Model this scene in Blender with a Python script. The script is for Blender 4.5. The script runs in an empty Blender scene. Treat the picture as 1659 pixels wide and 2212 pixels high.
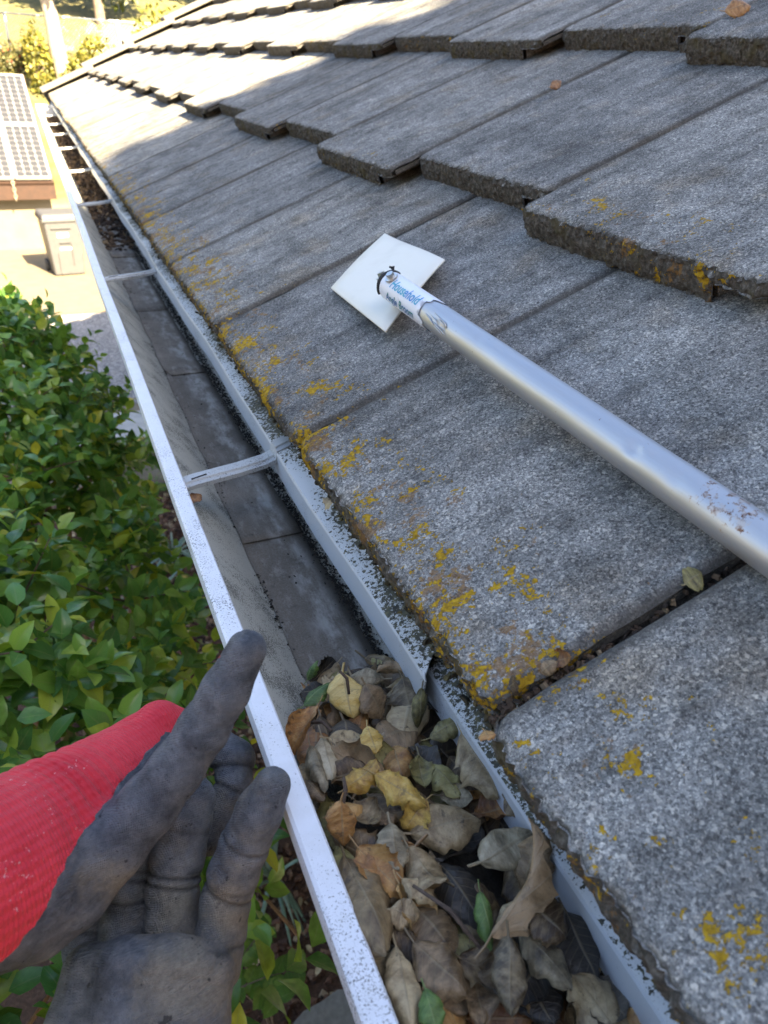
import bpy, bmesh, math, random
import numpy as np
from mathutils import Matrix, Vector
random.seed(7); rng = np.random.default_rng(11)
R_ = math.radians
sc = bpy.context.scene
col = sc.collection

# ------------------------------------------------------------------ camera
# eave line of the tiles = world Y axis (x=0, z=0); ground lies GZ below it
PITCH = R_(22.6); CP, SP = math.cos(PITCH), math.sin(PITCH)
GZ = -3.1
CAM = np.array([-0.15129263, 0.0, 0.25515956])
# rows: world X, Y, Z expressed in (image right, image down, forward)
WR = np.array([[0.91579377, -0.17124243, 0.36331501],
               [-0.39847257, -0.50089353, 0.76832629],
               [0.05041208, -0.8483995, -0.52695058]])
FV, CX, CY = 1533.0, 829.5, 1106.0        # photo measured on a 1659 x 2212 grid
cam_d = bpy.data.cameras.new('camera'); cam = bpy.data.objects.new('camera', cam_d); col.objects.link(cam)
sc.camera = cam
cam_d.sensor_fit = 'VERTICAL'; cam_d.sensor_height = 36.0; cam_d.lens = FV / 2212.0 * 36.0
cam_d.clip_start = 0.02; cam_d.clip_end = 800
M3 = Matrix(((WR[0][0], -WR[0][1], -WR[0][2]), (WR[1][0], -WR[1][1], -WR[1][2]), (WR[2][0], -WR[2][1], -WR[2][2])))
cam.matrix_world = Matrix.Translation(Vector(CAM)) @ M3.to_4x4()
cam_d.dof.use_dof = True; cam_d.dof.focus_distance = 0.50; cam_d.dof.aperture_fstop = 14.0
sc.render.resolution_x, sc.render.resolution_y = 768, 1024

# ------------------------------------------------------------------ light
SUN = np.array([0.25, -0.75, 0.62]); SUN /= np.linalg.norm(SUN)
elev = math.asin(SUN[2]); rot = math.atan2(SUN[0], SUN[1])
world = bpy.data.worlds.new('World'); sc.world = world; world.use_nodes = True
wn = world.node_tree.nodes; bg = wn['Background']
sky = wn.new('ShaderNodeTexSky'); sky.sky_type = 'NISHITA'; sky.sun_disc = False
sky.sun_elevation = elev; sky.sun_rotation = rot; sky.air_density = 0.9; sky.dust_density = 2.6; sky.ozone_density = 0.6
world.node_tree.links.new(sky.outputs[0], bg.inputs[0]); bg.inputs[1].default_value = 0.050
sl = bpy.data.lights.new('sun', 'SUN'); sl.energy = 5.0; sl.angle = R_(0.53); sl.color = (1.0, 0.80, 0.52)
so = bpy.data.objects.new('sun', sl); col.objects.link(so)
so.rotation_euler = Vector(SUN).to_track_quat('Z', 'Y').to_euler(); so.location = (4, -12, 9)
vs = sc.view_settings; vs.view_transform = 'Standard'; vs.look = 'None'; vs.gamma = 1; vs.use_curve_mapping = False
vs.exposure = 3.5
sc.render.engine = 'CYCLES'

# ------------------------------------------------------------------ pixel helpers
def ray(v):
    r = np.array([v[0] - CX, v[1] - CY, FV]); return WR @ r
def onZ(v, z): r = ray(v); return CAM + r * (z - CAM[2]) / r[2]
def onY(v, y): r = ray(v); return CAM + r * (y - CAM[1]) / r[1]
def dep(v, d): return CAM + ray(v) / FV * d            # depth along the viewing axis
NV = np.array([-SP, 0, CP]); DV = np.array([CP, 0, SP])
def RP(s, u, k=0.0): return DV * s + NV * k + np.array([0, u, 0])
def onR(v, k=0.0):
    r = ray(v); t = (k - (CAM @ NV)) / (r @ NV); X = CAM + r * t; return X

# ------------------------------------------------------------------ object helpers
def tag(o, label=None, cat=None, group=None, kind=None):
    if label: o['label'] = label
    if cat: o['category'] = cat
    if group: o['group'] = group
    if kind: o['kind'] = kind
    return o
def empty(name, loc, label=None, cat=None, group=None, kind=None):
    o = bpy.data.objects.new(name, None); col.objects.link(o); o.location = tuple(loc); o.empty_display_size = 0.1
    return tag(o, label, cat, group, kind)
def link(name, me, parent=None, mw=None):
    o = bpy.data.objects.new(name, me); col.objects.link(o)
    if parent is not None:
        o.parent = parent; bpy.context.view_layer.update()
        o.matrix_parent_inverse = parent.matrix_world.inverted()
    if mw is not None: o.matrix_basis = mw
    return o
_pinv = {}
def link_fast(name, me, parent, mw):
    """link without a depsgraph update; parent must be unrotated empties / meshes placed at a known spot"""
    o = bpy.data.objects.new(name, me); col.objects.link(o)
    if parent is not None:
        key = parent.name
        if key not in _pinv:
            bpy.context.view_layer.update(); _pinv[key] = parent.matrix_world.inverted()
        o.parent = parent; o.matrix_parent_inverse = _pinv[key]
    o.matrix_basis = mw
    return o
def mesh(name, v, f, mats=None, smooth=False, uv=None, attr=None, sharp=None):
    me = bpy.data.meshes.new(name)
    v = np.asarray(v, dtype=np.float64).reshape(-1, 3)
    me.from_pydata(v.tolist(), [], [tuple(int(i) for i in q) for q in f])
    if mats is not None:
        for m in (mats if isinstance(mats, (list, tuple)) else [mats]): me.materials.append(m)
    if smooth: me.polygons.foreach_set('use_smooth', [True] * len(me.polygons))
    if uv is not None:
        l = me.uv_layers.new(name='UVMap'); idx = np.empty(len(me.loops), dtype=np.int32)
        me.loops.foreach_get('vertex_index', idx); l.data.foreach_set('uv', np.asarray(uv, dtype=np.float32)[idx].ravel())
    if attr is not None:
        for k, a in attr.items():
            at = me.attributes.new(k, 'FLOAT', 'POINT'); at.data.foreach_set('value', np.asarray(a, dtype=np.float32))
    me.update(); return me
class MB:
    def __init__(s): s.v = []; s.f = []
    def add(s, v, f):
        b = len(s.v); s.v += [tuple(map(float, p)) for p in v]; s.f += [tuple(i + b for i in q) for q in f]; return s
    def box(s, lo, hi, m=None):
        x0, y0, z0 = lo; x1, y1, z1 = hi
        P = [(x0,y0,z0),(x1,y0,z0),(x1,y1,z0),(x0,y1,z0),(x0,y0,z1),(x1,y0,z1),(x1,y1,z1),(x0,y1,z1)]
        if m is not None: P = [tuple(m @ Vector(p)) for p in P]
        return s.add(P, [(0,3,2,1),(4,5,6,7),(0,1,5,4),(1,2,6,5),(2,3,7,6),(3,0,4,7)])
    def tube(s, pts, rad, n=10, cap=True):
        pts = [np.asarray(p, float) for p in pts]; rad = rad if hasattr(rad, '__len__') else [rad] * len(pts)
        V = []; F = []; ref = None
        for i, p in enumerate(pts):
            t = pts[min(i + 1, len(pts) - 1)] - pts[max(i - 1, 0)]; t = t / (np.linalg.norm(t) + 1e-12)
            if ref is None:
                ref = np.array([0, 0, 1.0]) if abs(t[2]) < .9 else np.array([1.0, 0, 0])
            a = np.cross(t, ref); a /= np.linalg.norm(a) + 1e-12; b = np.cross(t, a); ref = -b if np.dot(-b, ref) > 0 else b
            ref = np.cross(a, t)
            for k in range(n):
                an = 2 * math.pi * k / n; V.append(p + rad[i] * (math.cos(an) * a + math.sin(an) * b))
        for i in range(len(pts) - 1):
            for k in range(n): F.append((i*n+k, i*n+(k+1) % n, (i+1)*n+(k+1) % n, (i+1)*n+k))
        if cap: F.append(tuple(range(n-1, -1, -1))); F.append(tuple((len(pts)-1)*n + k for k in range(n)))
        return s.add(V, F)
    def build(s, name, mat, parent=None, smooth=False):
        me = mesh(name, s.v, s.f, mat, smooth)
        bm = bmesh.new(); bm.from_mesh(me); bmesh.ops.recalc_face_normals(bm, faces=bm.faces); bm.to_mesh(me); bm.free()
        return link(name, me, parent)
def grid_faces(nx, ny, off=0, wrap=False):
    F = []
    for i in range(nx - 1):
        for j in range(ny - 1): F.append((off+i*ny+j, off+(i+1)*ny+j, off+(i+1)*ny+j+1, off+i*ny+j+1))
    return F
def hashn(x, y, z=0, seed=0):
    """cheap smooth value noise"""
    x = np.asarray(x, float); y = np.asarray(y, float); z = np.asarray(z, float) + 0 * x
    xi, yi, zi = np.floor(x), np.floor(y), np.floor(z); fx, fy, fz = x-xi, y-yi, z-zi
    fx, fy, fz = [a*a*(3-2*a) for a in (fx, fy, fz)]
    def h(a, b, c): return np.modf(np.abs(np.sin(a*127.1 + b*311.7 + c*74.7 + seed*19.3) * 43758.5453))[0]
    r = 0
    for i in (0, 1):
        for j in (0, 1):
            for k in (0, 1):
                r = r + h(xi+i, yi+j, zi+k) * (fx if i else 1-fx) * (fy if j else 1-fy) * (fz if k else 1-fz)
    return r * 2 - 1

# ------------------------------------------------------------------ material helpers
class NT:
    def __init__(s, name):
        s.m = bpy.data.materials.new(name); s.m.use_nodes = True; s.t = s.m.node_tree; s.n = s.t.nodes; s.b = s.n['Principled BSDF']
        s.out = s.n['Material Output']
    def link(s, a, b): s.t.links.new(a, b)
    def node(s, typ, props=None, **ins):
        nd = s.n.new(typ)
        for k, v in (props or {}).items(): setattr(nd, k, v)
        for k, v in ins.items():
            key = int(k[1:]) if k[0] == '_' and k[1:].isdigit() else k.replace('_', ' ')
            s.set(nd.inputs[key], v)
        return nd
    def set(s, inp, v):
        if isinstance(v, bpy.types.NodeSocket): s.link(v, inp)
        else:
            if inp.type == 'RGBA' and isinstance(v, (tuple, list)) and len(v) == 3: v = (*v, 1)
            inp.default_value = v
    def bs(s, **k):
        for a, v in k.items(): s.set(s.b.inputs[a.replace('_', ' ')], v)
    def obj(s): return s.node('ShaderNodeTexCoord').outputs['Object']
    def uv(s): return s.node('ShaderNodeTexCoord').outputs['UV']
    def rand(s): return s.node('ShaderNodeObjectInfo').outputs['Random']
    def attr(s, nm): return s.node('ShaderNodeAttribute', {'attribute_name': nm}).outputs['Fac']
    def noise(s, vec, scale, detail=4, rough=.55, dist=0):
        return s.node('ShaderNodeTexNoise', None, Vector=vec, Scale=scale, Detail=detail, Roughness=rough, Distortion=dist).outputs['Fac']
    def vor(s, vec, scale, out='Color', feature='F1', rnd=1.0):
        nd = s.node('ShaderNodeTexVoronoi', {'feature': feature}, Vector=vec, Scale=scale, Randomness=rnd); return nd.outputs[out]
    def ramp(s, fac, stops, interp='LINEAR'):
        nd = s.node('ShaderNodeValToRGB'); nd.color_ramp.interpolation = interp; e = nd.color_ramp.elements
        while len(e) < len(stops): e.new(0.5)
        for el, (p, c) in zip(e, stops): el.position = p; el.color = (*c, 1) if isinstance(c, (tuple, list)) else (c, c, c, 1)
        s.link(fac, nd.inputs[0]); return nd.outputs[0]
    def mix(s, fac, a, b, mode='MIX'):
        nd = s.node('ShaderNodeMix', {'data_type': 'RGBA', 'blend_type': mode})
        s.set(nd.inputs[0], fac); s.set(nd.inputs[6], a); s.set(nd.inputs[7], b); return nd.outputs[2]
    def math(s, op, a, b=0.0, clamp=False):
        nd = s.node('ShaderNodeMath', {'operation': op, 'use_clamp': clamp}); s.set(nd.inputs[0], a); s.set(nd.inputs[1], b); return nd.outputs[0]
    def vadd(s, a, b):
        nd = s.node('ShaderNodeVectorMath', {'operation': 'ADD'}); s.set(nd.inputs[0], a); s.set(nd.inputs[1], b); return nd.outputs[0]
    def vscale(s, a, b):
        nd = s.node('ShaderNodeVectorMath', {'operation': 'MULTIPLY'}); s.set(nd.inputs[0], a); s.set(nd.inputs[1], b); return nd.outputs[0]
    def xyz(s, v): return s.node('ShaderNodeSeparateXYZ', None, Vector=v).outputs
    def maprange(s, v, a, b, c=0.0, d=1.0, interp='SMOOTHSTEP'):
        nd = s.node('ShaderNodeMapRange', {'interpolation_type': interp}); s.set(nd.inputs[0], v)
        for i, q in enumerate((a, b, c, d)): s.set(nd.inputs[1+i], q)
        return nd.outputs[0]
    def bump(s, h, strength=.5, dist=.001, normal=None):
        nd = s.node('ShaderNodeBump', None, Height=h, Strength=strength, Distance=dist)
        if normal is not None: s.link(normal, nd.inputs['Normal'])
        s.link(nd.outputs[0], s.b.inputs['Normal']); return nd.outputs[0]
def simple(name, c, rough=.6, metal=0.0, nz=None, amt=.25, bump=0.0):
    t = NT(name); o = t.obj()
    if nz:
        f = t.noise(o, nz, 5, .6); d = tuple(x*(1-amt) for x in c); l = tuple(min(1, x*(1+amt)) for x in c)
        t.bs(Base_Color=t.ramp(f, [(.3, d), (.7, l)]))
        if bump: t.bump(f, bump, .004)
    else: t.bs(Base_Color=c)
    t.bs(Roughness=rough, Metallic=metal); return t.m

# ---- concrete roof tile
def m_tile():
    t = NT('concrete_tile'); tc = t.node('ShaderNodeTexCoord'); o = tc.outputs['Object']
    oi = t.node('ShaderNodeObjectInfo'); rnd = oi.outputs['Random']
    off = t.node('ShaderNodeCombineXYZ', None, X=t.math('MULTIPLY', rnd, 37.0), Y=t.math('MULTIPLY', rnd, 91.0), Z=t.math('MULTIPLY', rnd, 13.0)).outputs[0]
    p = t.vadd(o, off)
    cell = t.xyz(t.vor(p, 900))[0]; cell2 = t.xyz(t.vor(p, 1700))[1]
    g = t.math('ADD', t.math('MULTIPLY', cell, .55), t.math('MULTIPLY', cell2, .45))
    spk = t.ramp(g, [(.0, (.07,.07,.072)), (.35, (.165,.166,.170)), (.6, (.245,.246,.248)), (.8, (.335,.333,.33)), (.97, (.54,.525,.50))])
    spk = t.mix(t.maprange(t.xyz(t.vor(p, 600))[1], .93, .95, 0, .6), spk, (.55,.53,.50)); spk = t.mix(t.maprange(t.xyz(t.vor(p, 640))[2], .88, .91, 0, .55), spk, (.04,.04,.042))
    big = t.noise(p, 9, 5, .6); med = t.noise(p, 55, 5, .65)
    c = t.mix(1.0, spk, t.ramp(big, [(.30, .55), (.5, .95), (.70, 1.25)]), 'MULTIPLY')
    c = t.mix(1.0, c, t.ramp(med, [(.3, .68), (.55, 1.0), (.75, 1.2)]), 'MULTIPLY')
    # brown tone and per-tile tint
    c = t.mix(t.maprange(t.noise(p, 16, 4), .52, .72, 0, .55), c, t.mix(1.0, c, (1.05, .88, .68), 'MULTIPLY'))
    c = t.mix(1.0, c, t.ramp(rnd, [(0, (.80,.815,.79)), (.5, (1,1,.95)), (1, (1.17,1.16,1.07))]), 'MULTIPLY')
    # white crust flecks and black spots
    c = t.mix(t.maprange(t.noise(p, 120, 3, .6), .70, .76, 0, .55), c, (.42,.42,.40))
    c = t.mix(t.maprange(t.noise(p, 22, 7, .75), .56, .68, 0, .6), c, (.055,.054,.050))
    c = t.mix(t.maprange(t.noise(t.vscale(p, (.35, 1, 1)), 48, 6, .7), .56, .72, 0, .35), c, (.32,.322,.31))
    c = t.mix(1.0, c, t.ramp(t.noise(t.vscale(p, (.10, 1, 1)), 38, 5, .65), [(.32, .72), (.5, 1.0), (.68, 1.16)]), 'MULTIPLY')
    X, Y, Z = t.xyz(o)
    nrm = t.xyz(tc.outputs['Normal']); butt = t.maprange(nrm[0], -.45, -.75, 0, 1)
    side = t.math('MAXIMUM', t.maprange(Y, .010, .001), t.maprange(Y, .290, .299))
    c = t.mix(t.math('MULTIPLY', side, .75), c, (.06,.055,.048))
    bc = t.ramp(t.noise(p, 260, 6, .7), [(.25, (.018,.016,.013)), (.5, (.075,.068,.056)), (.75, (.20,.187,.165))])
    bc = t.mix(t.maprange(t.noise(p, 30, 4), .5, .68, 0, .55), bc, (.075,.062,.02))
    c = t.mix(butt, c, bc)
    # lichen: amount per tile comes from the object colour
    am = t.xyz(oi.outputs['Color'])[0]
    near = t.math('MULTIPLY', t.maprange(t.math('ADD', X, t.math('MULTIPLY', t.noise(p, 14, 2), .08)), .05, .22, 1, 0), am)
    l1 = t.math('ADD', t.math('MULTIPLY', t.noise(p, 34, 6, .7), .60), t.math('MULTIPLY', t.noise(p, 240, 5, .7), .40)); thr = t.math('SUBTRACT', .715, t.math('MULTIPLY', near, .187))
    lich = t.maprange(t.math('SUBTRACT', l1, thr), 0.0, .02)
    lcol = t.ramp(t.noise(p, 300, 4), [(.3, (.20,.115,.008)), (.6, (.43,.27,.016)), (.8, (.56,.39,.04))])
    l2 = t.math('ADD', t.math('MULTIPLY', t.noise(t.vadd(p, (3.3, 1.7, .4)), 30, 6, .7), .66), t.math('MULTIPLY', t.noise(p, 230, 5, .7), .34)); old = t.maprange(t.math('SUBTRACT', l2, t.math('SUBTRACT', .72, t.math('MULTIPLY', near, .19))), 0, .04, 0, .7)
    c = t.mix(old, c, t.ramp(t.noise(p, 240, 3), [(.3, (.10,.055,.02)), (.7, (.30,.155,.04))]))
    c = t.mix(lich, c, lcol)
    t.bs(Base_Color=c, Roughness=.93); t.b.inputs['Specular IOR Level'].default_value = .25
    h = t.math('ADD', t.math('MULTIPLY', cell, .6), t.math('ADD', t.math('MULTIPLY', t.noise(p, 350, 4, .7), .8), t.math('MULTIPLY', lich, .6)))
    t.bump(h, .75, .0016); return t.m
# ---- painted metal with dirt; amt 0..1
def m_paint(name, base=(.74,.76,.80), dirt=.5, fine=900, rough=.42, scale=1.0):
    t = NT(name); o = t.obj(); n1 = t.noise(o, fine*.8, 5, .75); n2 = t.noise(o, 14*scale, 4, .6); n3 = t.noise(o, 70, 5, .65)
    g = t.math('ADD', n1, t.math('MULTIPLY', t.math('SUBTRACT', n2, .5), .55))
    d = t.maprange(g, .70 - .2*dirt, .75 - .2*dirt, 0, .85)
    c = t.mix(t.maprange(n3, .4, .75, 0, .35*dirt), base, (.42,.42,.36))
    c = t.mix(d, c, t.ramp(t.noise(o, 190, 3), [(.3, (.035,.036,.035)), (.7, (.16,.155,.125))]))
    t.bs(Base_Color=c, Roughness=rough); t.bump(g, .15, .0008); return t.m
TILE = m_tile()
WHITE = m_paint('white_gutter_paint', dirt=.50)
def m_flange():
    t = NT('dirty_white_flashing'); o = t.obj(); n1 = t.noise(o, 330, 3, .6); n2 = t.noise(o, 11, 4, .6); n3 = t.noise(o, 900, 3, .6); X, Y, Z = t.xyz(o)
    thr = t.math('ADD', t.math('SUBTRACT', .80, t.math('MULTIPLY', n2, .62)), t.maprange(X, .009, .024, .07, -.05, 'LINEAR'))
    d = t.math('MAXIMUM', t.maprange(t.math('SUBTRACT', n1, thr), -.008, .012), t.maprange(t.math('SUBTRACT', n3, t.math('ADD', thr, .04)), 0, .02, 0, .8))
    c = t.mix(t.maprange(n2, .35, .7, 0, .3), (.68,.69,.69), (.44,.44,.39))
    c = t.mix(d, c, t.ramp(t.noise(o, 260, 4), [(.3, (.03,.03,.027)), (.55, (.10,.095,.06)), (.75, (.19,.16,.07))]))
    t.bs(Base_Color=c, Roughness=.6); t.bump(d, .6, .0010); return t.m
FLANGE = m_flange()
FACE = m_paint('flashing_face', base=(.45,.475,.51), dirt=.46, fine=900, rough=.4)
INNER = m_paint('grimy_gutter_inside', base=(.46,.455,.40), dirt=.85, rough=.75, scale=2.0)
STRAP = m_paint('weathered_strap', base=(.40,.415,.42), dirt=.65, rough=.5)
def m_liner():
    t = NT('gutter_liner'); o = t.obj(); X, Y, Z = t.xyz(o)
    f = t.noise(o, 700, 4, .7); b = t.noise(o, 22, 5, .6); r = t.rand()
    c = t.ramp(f, [(.3, (.135,.118,.095)), (.55, (.195,.175,.147)), (.75, (.26,.238,.205))])
    c = t.mix(1.0, c, t.ramp(b, [(.3, .78), (.7, 1.15)]), 'MULTIPLY')
    c = t.mix(1.0, c, t.ramp(r, [(0, .85), (1, 1.15)]), 'MULTIPLY')
    cen = t.math('MULTIPLY', t.maprange(t.math('ABSOLUTE', t.math('SUBTRACT', X, .006)), .0, .026, 1, 0), t.maprange(t.noise(t.vscale(o, (60, 22, 1)), 1, 5, .65), .42, .66))
    c = t.mix(t.math('MULTIPLY', cen, .7), c, (.50,.50,.47))
    st = t.maprange(t.noise(t.vscale(o, (70, 26, 1)), 1, 6, .75), .52, .70, 0, .45); c = t.mix(st, c, (.44,.43,.39))
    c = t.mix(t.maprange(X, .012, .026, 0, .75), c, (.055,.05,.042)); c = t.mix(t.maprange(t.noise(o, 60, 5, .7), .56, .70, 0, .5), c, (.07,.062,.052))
    c = t.mix(t.maprange(t.noise(o, 240, 3, .5), .70, .75, 0, .9), c, (.015,.015,.014))
    t.bs(Base_Color=c, Roughness=.85); t.bump(f, .35, .0006); return t.m
LINER = m_liner()
GRIT = simple('black_grit', (.03,.028,.024), .95)
def m_leaf(name, stops, back=None, spot=.55, rough=.46, rnd='obj', trans=0.0, vein=(.25,.2,.12)):
    t = NT(name); uv = t.uv(); o = t.obj(); r = t.rand() if rnd == 'obj' else t.attr('rnd')
    off = t.node('ShaderNodeCombineXYZ', None, X=t.math('MULTIPLY', r, 17.), Y=t.math('MULTIPLY', r, 53.), Z=0.0).outputs[0]
    p = t.vadd(t.vscale(uv, (1, 1.8, 1)), off)
    k = t.math('ADD', t.math('MULTIPLY', t.math('ADD', t.math('MULTIPLY', t.math('SUBTRACT', t.noise(p, 2.6, 6, .65), .5), 1.5), .5), .75), t.math('MULTIPLY', t.math('SUBTRACT', r, .5), .5))
    k = t.math('ADD', k, .12)
    c = t.ramp(k, stops)
    u, v, _ = t.xyz(uv); au = t.math('ABSOLUTE', t.math('SUBTRACT', u, .5))
    mid = t.maprange(au, .008, .028, 1, 0)
    sv = t.math('FRACT', t.math('ADD', t.math('MULTIPLY', v, 8.0), t.math('MULTIPLY', au, -5.0)))
    side = t.maprange(t.math('ABSOLUTE', t.math('SUBTRACT', sv, .5)), .03, .09, 1, 0)
    ven = t.math('MAXIMUM', mid, t.math('MULTIPLY', side, .45))
    c = t.mix(t.math('MULTIPLY', ven, .45), c, vein)
    c = t.mix(t.maprange(t.noise(p, 3.0, 6, .7), .57, .66, 0, spot*1.3), c, (.035,.025,.018))
    c = t.mix(t.maprange(t.noise(p, 24, 4, .6), .60, .70, 0, spot*.8), c, (.05,.04,.03))
    t.bs(Base_Color=c, Roughness=rough)
    t.bump(t.math('ADD', t.math('MULTIPLY', ven, -.5), t.noise(p, 9, 5)), .5, .0012)
    if trans:
        tr = t.node('ShaderNodeBsdfTranslucent', None, Color=c); mx = t.node('ShaderNodeMixShader', None, Fac=trans)
        t.link(t.b.outputs[0], mx.inputs[1]); t.link(tr.outputs[0], mx.inputs[2]); t.link(mx.outputs[0], t.out.inputs[0])
    return t.m
OAK = {
 'tan':    m_leaf('oak_leaf_tan',    [(.25,(.055,.032,.015)),(.5,(.22,.155,.078)),(.75,(.45,.35,.20))]),
 'grey':   m_leaf('oak_leaf_grey',   [(.25,(.06,.045,.026)),(.5,(.22,.18,.11)),(.75,(.44,.38,.26))], spot=.35),
 'yellow': m_leaf('oak_leaf_yellow', [(.25,(.24,.13,.025)),(.5,(.50,.33,.07)),(.75,(.64,.50,.20))], spot=.4),
 'orange': m_leaf('oak_leaf_orange', [(.25,(.13,.055,.02)),(.5,(.32,.16,.05)),(.75,(.52,.32,.12))]),
 'brown':  m_leaf('oak_leaf_brown',  [(.25,(.035,.020,.010)),(.5,(.14,.092,.046)),(.75,(.32,.22,.12))]),
 'dark':   m_leaf('oak_leaf_dark',   [(.2,(.022,.018,.014)),(.5,(.05,.042,.033)),(.8,(.095,.08,.06))], spot=.3),
 'olive':  m_leaf('oak_leaf_olive',  [(.25,(.10,.085,.03)),(.5,(.25,.215,.075)),(.75,(.42,.37,.15))]),
 'green':  m_leaf('oak_leaf_green',  [(.2,(.025,.05,.012)),(.5,(.06,.115,.025)),(.8,(.12,.20,.045))], spot=.2, vein=(.25,.3,.12)),
}

# ================================================================== LARGE STRUCTURE
# ---- ground sheet with a bank rising behind the yard
def ground_z(x, y):
    b = np.clip((y - 21.5) / 6.5, 0, 1); b = b*b*(3-2*b)
    c = np.clip((y - 33) / 60, 0, 1)
    return GZ + 3.3*b + 16*c + .10*hashn(x*.6, y*.6)*b
gx = np.concatenate([np.linspace(-160, -12, 18), np.linspace(-10, 12, 45), np.linspace(14, 160, 18)])
gy = np.concatenate([np.linspace(-120, -4, 14), np.linspace(-3, 34, 75), np.linspace(36, 260, 30)])
GX, GY = np.meshgrid(gx, gy, indexing='ij'); GZZ = ground_z(GX, GY)
def m_ground():
    t = NT('yard_soil'); o = t.obj(); X, Y, Z = t.xyz(o)
    n = t.noise(o, 60, 6, .7); soil = t.ramp(n, [(.3, (.045,.024,.015)), (.55, (.11,.06,.038)), (.75, (.19,.12,.085))])
    dry = t.ramp(t.noise(o, 3.5, 7, .65), [(.3, (.14,.11,.07)), (.7, (.22,.18,.12))])
    grass = t.ramp(t.noise(o, 2.2, 7, .7), [(.3, (.04,.05,.012)), (.5, (.10,.095,.03)), (.7, (.17,.145,.06))])
    c = t.mix(t.maprange(Y, 5.9, 6.2), soil, dry); c = t.mix(t.maprange(Y, 21.0, 22.2), c, grass)
    t.bs(Base_Color=c, Roughness=.95); t.bump(n, .6, .02); return t.m
g = link('ground', mesh('ground', np.stack([GX, GY, GZZ], -1).reshape(-1, 3), grid_faces(len(gx), len(gy)), m_ground(), True)); tag(g, kind='structure')
def m_gravel():
    t = NT('gravel'); o = t.obj(); c = t.vor(o, 55); k = t.xyz(c)[0]
    t.bs(Base_Color=t.ramp(k, [(0, (.10,.095,.09)), (.5, (.20,.19,.18)), (1, (.36,.34,.32))]), Roughness=.95)
    t.bump(t.vor(o, 55, 'Distance'), .8, -.012); return t.m
def sheet(name, pts, z, mat):
    me = mesh(name, [(x, y, z) for x, y in pts], [tuple(range(len(pts)))], mat); o = link(name, me); tag(o, kind='structure'); return o
sheet('gravel_bed', [(-3.5,7.95),(3,7.95),(3,11.6),(-3.5,11.6)], GZ+.006, m_gravel())
CONC = simple('yard_concrete', (.135,.112,.072), .9, nz=5, amt=.12, bump=.2)
sheet('concrete_path', [(-3.5,6.9),(3,6.95),(3,7.75),(-3.5,7.7)], GZ+.010, simple('path_concrete', (.40,.38,.34), .9, nz=9, amt=.12, bump=.2))
sheet('concrete_yard', [(-8,11.62),(6,11.62),(6,16.2),(-8,16.2)], GZ+.010, CONC)

# ================================================================== HOUSE
YE = 6.45                                   # far gable end
EXPO, RISE, TP = 0.335, 0.030, 0.305        # exposure, step per course, tile pitch
NC = 9
house = empty('house', (3.0, 2.0, GZ), 'house under a grey concrete tile roof with cleaned eave gutter', 'house')
STUCCO = simple('stucco', (.46,.41,.33), .9, nz=40, amt=.12, bump=.3)
TRIM = simple('trim_paint', (.55,.53,.48), .6, nz=25, amt=.12)
DECK = simple('roof_felt', (.025,.024,.022), .95, nz=60, amt=.3)
def roofk(s): return RISE * s / EXPO
RS = NC * EXPO + .02; RK = roofk(RS)
ridge = RP(RS, 0, RK - .036)
Y0 = -0.75
mb = MB(); mb.box((.62, Y0+.3, GZ), (.77, YE-.35, -.16)); mb.build('wall', STUCCO, house)
mb = MB(); mb.box((.77, YE-.5, GZ), (5.6, YE-.352, -.16)); mb.build('gable_wall', STUCCO, house)
mb = MB(); mb.box((.077, Y0, -.162), (.62, YE-.05, -.15)); mb.build('soffit', TRIM, house)
mb = MB(); mb.box((.042, Y0, -.20), (.075, YE-.05, -.058)); mb.build('fascia', TRIM, house)
a0 = RP(.035, 0, -.034); a1 = ridge; xm = ridge[0]; bx2 = 2*xm - a0[0]
d = MB()
th = np.array([0, 0, -.02])
P = [a0, a1, np.array([bx2, 0, a0[2]])]
V = []
for y in (Y0, YE-.06):
    for q in P: V.append(q + np.array([0, y, 0]))
    for q in P: V.append(q + th + np.array([0, y, 0]))
d.add(V, [(0,1,7,6),(1,2,8,7),(3,9,10,4),(4,10,11,5),(0,6,9,3),(2,5,11,8),(0,3,4,1),(1,4,5,2),(6,7,10,9),(7,8,11,10)])
roof = d.build('roof', DECK, house)
# gable triangle
mb = MB(); mb.add([(.1, YE-.3, -.155), (bx2-.1, YE-.3, -.155), (xm, YE-.3, ridge[2]-.05), (.1, YE-.34, -.155), (bx2-.1, YE-.34, -.155), (xm, YE-.34, ridge[2]-.05)],
   [(0,1,2),(3,5,4),(0,3,4,1),(1,4,5,2),(2,5,3,0)]); mb.build('gable_panel', STUCCO, house)

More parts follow.
